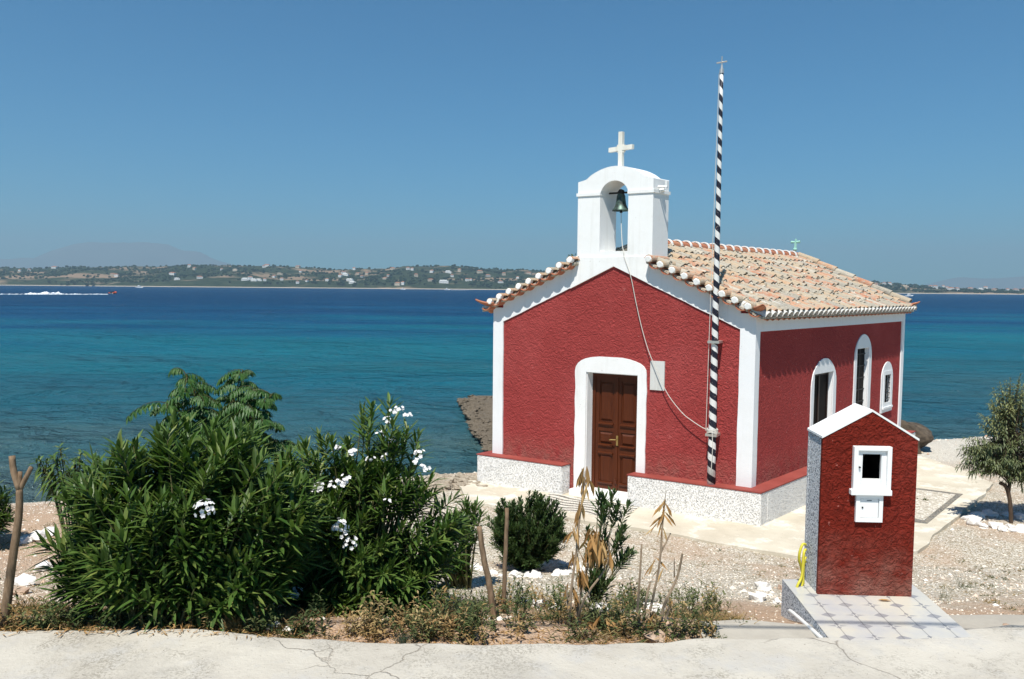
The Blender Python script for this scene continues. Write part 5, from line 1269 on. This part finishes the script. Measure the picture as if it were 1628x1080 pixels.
tuft(1528, 935, 20, .20, .004, WEED, 'branching dry weed further right of the tiled step', .6, 'weed', 'weed', None, .6)
tuft(1468, 800, 26, .16, .03, WEED, 'bright green weed on the pebble panel right of the shrine', .9, 'weed', 'weed', None, .7, (.4, 1))
tuft(812, 776, 18, .08, .012, ROUNDLEAF, 'small weed against the white plinth left of the door', .6, 'weed', 'weed')
tuft(1550, 772, 40, .10, .010, WEED, 'green weed at the edge of the path by the right tree', .9, 'weed', 'weed', None, 1.5)

# ------------------------------------------------------------------ stones
def rock(p, r_, mat, label, grp=None, seed=0, sq=.7, nm='painted_stone', cat='stone'):
    mb = MB(); mb.blob((p.x, p.y, p.z + r_ * .25), r_, uni(.9, 1.4), uni(.8, 1.1), sq, .38, seed, 2); o = mb.build(nm, mat, origin=tuple(p)); return tag(o, label, cat, grp)
def ring(c, ru, rv, n_, a0, a1, r_, lab, grp, seed):
    for i in range(n_):
        a = a0 + (a1 - a0) * i / (n_ - 1); p = c + RH * (ru * math.cos(a) + uni(-.07, .07)) + FH * (rv * math.sin(a) + uni(-.07, .07)); p.z = ground_z(p.x, p.y); rock(p, r_ * uni(.5, 1.35), ROCK_WHITE, lab, grp, seed + i)
ring(rs + FH * .0, .62, .55, 24, -3.4, .6, .055, 'white stone in the ring round the round shrub', 'stones round the round shrub', 10)
ring(wb + FH * .05, .55, .50, 26, 0, 6.05, .075, 'white stone in the ring round the right-hand tree', 'stones round the right tree', 60)
ring(ub + FH * .15, .52, .45, 16, -3.3, .3, .045, 'white stone in the ring round the upright shrub', 'stones round the upright shrub', 90)
for i, (u, v, r_, lab) in enumerate(((1212, 938, .075, 'large upright white rock left of the shrine'), (1204, 955, .085, 'broad white rock in front of the upright white rock'), (1246, 938, .05, 'reddish rock between the white rocks and the yellow hose'), (1262, 935, .045, 'white rock touching the yellow hose'), (1236, 960, .04, 'small flat white rock at the front of the rock heap'), (1256, 965, .035, 'small white rock nearest the tiled step'))):
    rock(spot(u, v), r_, ROCK_TAN if 'reddish' in lab else ROCK_WHITE, lab, None, 200 + i, .8, 'rock', 'rock')
for i, (u, v, r_, lab) in enumerate(((60, 858, .12, 'long white rock behind the forked branch, upper one'), (40, 862, .09, 'white rock just right of the forked branch'), (78, 850, .10, 'white rock farthest right of those behind the forked branch'), (72, 905, .10, 'pale rock half hidden by the big oleander'), (38, 930, .10, 'white rock left of the big oleander, nearest the road'), (32, 945, .07, 'pale pinkish rock below the white one at the left'))):
    rock(spot(u, v), r_, ROCK_WHITE if i < 5 else ROCK_TAN, lab, None, 230 + i, .7, 'rock', 'rock')
for i, (u, v, r_, lab) in enumerate(((434, 1000, .05, 'grey-white stone under the golden dry bush'), (1042, 1020, .07, 'round tan stone at the road rim under the bare sticks'), (460, 1003, .03, 'small white stone at the road rim between the oleanders'), (905, 1030, .03, 'small brown stone at the road rim before the withered plant'), (100, 1015, .03, 'small white stone at the foot of the big oleander'), (1605, 1000, .03, 'lone pale stone on the bare earth at the right'))):
    rock(spot(u, v), r_, ROCK_WHITE if 'white' in lab else ROCK_TAN, lab, None, 260 + i, .7, 'stone', 'stone')

# ------------------------------------------------------------------ gravel and dry grass (uncountable)
def inside(p, poly):
    c = False; n_ = len(poly)
    for i in range(n_):
        (x1, y1), (x2, y2) = poly[i], poly[(i + 1) % n_]
        if (y1 > p.y) != (y2 > p.y) and p.x < (x2 - x1) * (p.y - y1) / (y2 - y1) + x1: c = not c
    return c
gr = random.Random(33); mb = MB(); OCT = ([Vector(v_) for v_ in ((1, 0, 0), (-1, 0, 0), (0, 1, 0), (0, -1, 0), (0, 0, 1), (0, 0, -1))], [(0, 2, 4), (2, 1, 4), (1, 3, 4), (3, 0, 4)])
step_poly = [(p.x, p.y) for p in (P0, P3, P2, P1, B1, B0)]
for i in range(38000):
    d = 5.0 * (22 / 5.0) ** (gr.random() ** 1.15); s = gr.uniform(-.72, .72); p = sh(s * d, d)
    if d < 7.6 and noise.noise(p * 1.1) < .02 + .12 * (7.6 - d) and gr.random() < .85: continue
    if inside(p, path) or inside(p, step_poly): continue
    z = ground_z(p.x, p.y)
    if z < .02: continue
    r_ = gr.uniform(.004, .011) * (1 if gr.random() > .03 else gr.uniform(1.6, 3.2)) * (1 + .06 * (d - 5)); mb.tint = gr.random(); an = gr.uniform(0, 3); c_, s_ = math.cos(an), math.sin(an)
    vs = [(p.x + (q.x * c_ - q.y * s_) * r_ * gr.uniform(.7, 1.3), p.y + (q.x * s_ + q.y * c_) * r_ * gr.uniform(.7, 1.2), z + q.z * r_ * gr.uniform(.5, .9) + r_ * .15) for q in OCT[0]]; mb.add(vs, OCT[1])
m = Mat('gravel_stone', .9, .15); m.color(m.ramp(m.attr(), [(0, (.22, .17, .12)), (.15, (.46, .38, .28)), (.45, (.66, .60, .50)), (.85, (.78, .74, .66)), (1, (.50, .30, .19))])); o = mb.build('gravel', m.m); tag(o, 'loose pale gravel stones strewn over the garden', 'gravel', None, 'stuff')
mb = MB(); gg = MB(); pr = [(p.x, p.y) for p in ()]
def blades(mb, p, n_, h, w_, spread, rg_, tint):
    for k in range(n_):
        q = p + RH * rg_.gauss(0, h * .5) + FH * rg_.gauss(0, h * .5); q.z = ground_z(q.x, q.y); mb.tint = min(1, max(0, rg_.gauss(tint, .2)))
        d = Vector((rg_.uniform(-spread, spread), rg_.uniform(-spread, spread), 1)); mb.leaf(q, d, RH, h * rg_.uniform(.4, 1.1), w_ * rg_.uniform(.6, 1.3), .3, .3)
for i in range(2300):
    d = 4.70 + abs(gr.gauss(0, .62)); s = gr.uniform(-.70, .30); p = sh(s * d, d)
    if inside(p, step_poly) or (d < 5.0 and s > .22): continue
    if noise.noise(p * 1.9) < .02: continue
    if gr.random() < .66: blades(mb, p, 13, gr.uniform(.04, .15), .0062, .9, gr, gr.choice((.05, .15, .4, .6, .75, .95)))
    else: blades(gg, p, 12, gr.uniform(.04, .12), .012, .9, gr, gr.choice((.15, .4, .7)))
for i in range(1500):
    d = 5.4 + 5.5 * gr.random(); s = gr.uniform(-.70, .68); p = sh(s * d, d)
    if inside(p, path) or inside(p, step_poly): continue
    if noise.noise(p * .8 + Vector((3, 1, 0))) < .02: continue
    blades(gg if gr.random() < .5 else mb, p, 10, gr.uniform(.03, .09), .009, 1.1, gr, gr.choice((.3, .6, .9)))
for i in range(170):
    u_, v_ = gr.uniform(590, 1140), gr.uniform(950, 1022)
    if i % 4 == 0: u_ = gr.uniform(10, 600); v_ = gr.uniform(995, 1012)
    p = spot(u_, v_); h_ = gr.uniform(.10, .26); bm_ = gg if gr.random() < .68 else mb; tn_ = gr.random()
    for k in range(gr.randint(4, 9)):
        d_ = Vector((gr.uniform(-.6, .6), gr.uniform(-.6, .6), 1)).normalized(); q0 = p + RH * gr.uniform(-.06, .06) + FH * gr.uniform(-.06, .06); q1 = q0 + d_ * h_ * gr.uniform(.6, 1.1)
        bm_.tint = min(1, max(0, gr.gauss(tn_, .2))); bm_.tube([q0, q0.lerp(q1, .5) + rvec(gr) * .01, q1], [.0022, .0018, .0012], 3, False)
        for j in range(9):
            bm_.tint = min(1, max(0, gr.gauss(tn_, .25))); bm_.leaf(q0.lerp(q1, .2 + .8 * j / 8), Vector((gr.uniform(-1, 1), gr.uniform(-1, 1), gr.uniform(-.1, .8))), UP, gr.uniform(.02, .055), gr.uniform(.007, .018), .2, .3)
o = mb.build('dry_grass', STRAW); tag(o, 'dry straw-coloured grass along the road rim', 'grass', None, 'stuff')
o = gg.build('ground_weeds', WEED); tag(o, 'low green weeds scattered over gravel and road rim', 'weeds', None, 'stuff')
# litter of dead leaves at the road rim
mb = MB()
for i in range(2200):
    d = 4.60 + abs(gr.gauss(0, .35)); s = gr.uniform(-.72, .22); p = sh(s * d, d); z = max(ground_z(p.x, p.y), 2.282 if d < lerp_table(tab, s * d) else 0); mb.tint = gr.random()
    mb.leaf(Vector((p.x, p.y, z + .004)), Vector((gr.uniform(-1, 1), gr.uniform(-1, 1), gr.uniform(0, .25))), UP, gr.uniform(.02, .07), gr.uniform(.003, .010), .0, .4)
o = mb.build('leaf_litter', DRYLEAF); tag(o, 'dead leaves and straw lying along the road rim', 'leaf litter', None, 'stuff')
# overhead cable behind the viewer whose shadow crosses the step
mb = MB(); pts = []
for i in range(41):
    r_ = -20 + i; b = sh(r_, 4.88 - .018 * (r_ - 2.4), 2.27) + sun_dir * (5.8 + .004 * (r_ - 2) ** 2); pts.append(b)
mb.tube(pts, .014, 6); o = mb.build('overhead_cable', CABLE, origin=tuple(pts[0])); tag(o, 'black overhead cable strung along the road above the viewer', 'cable')
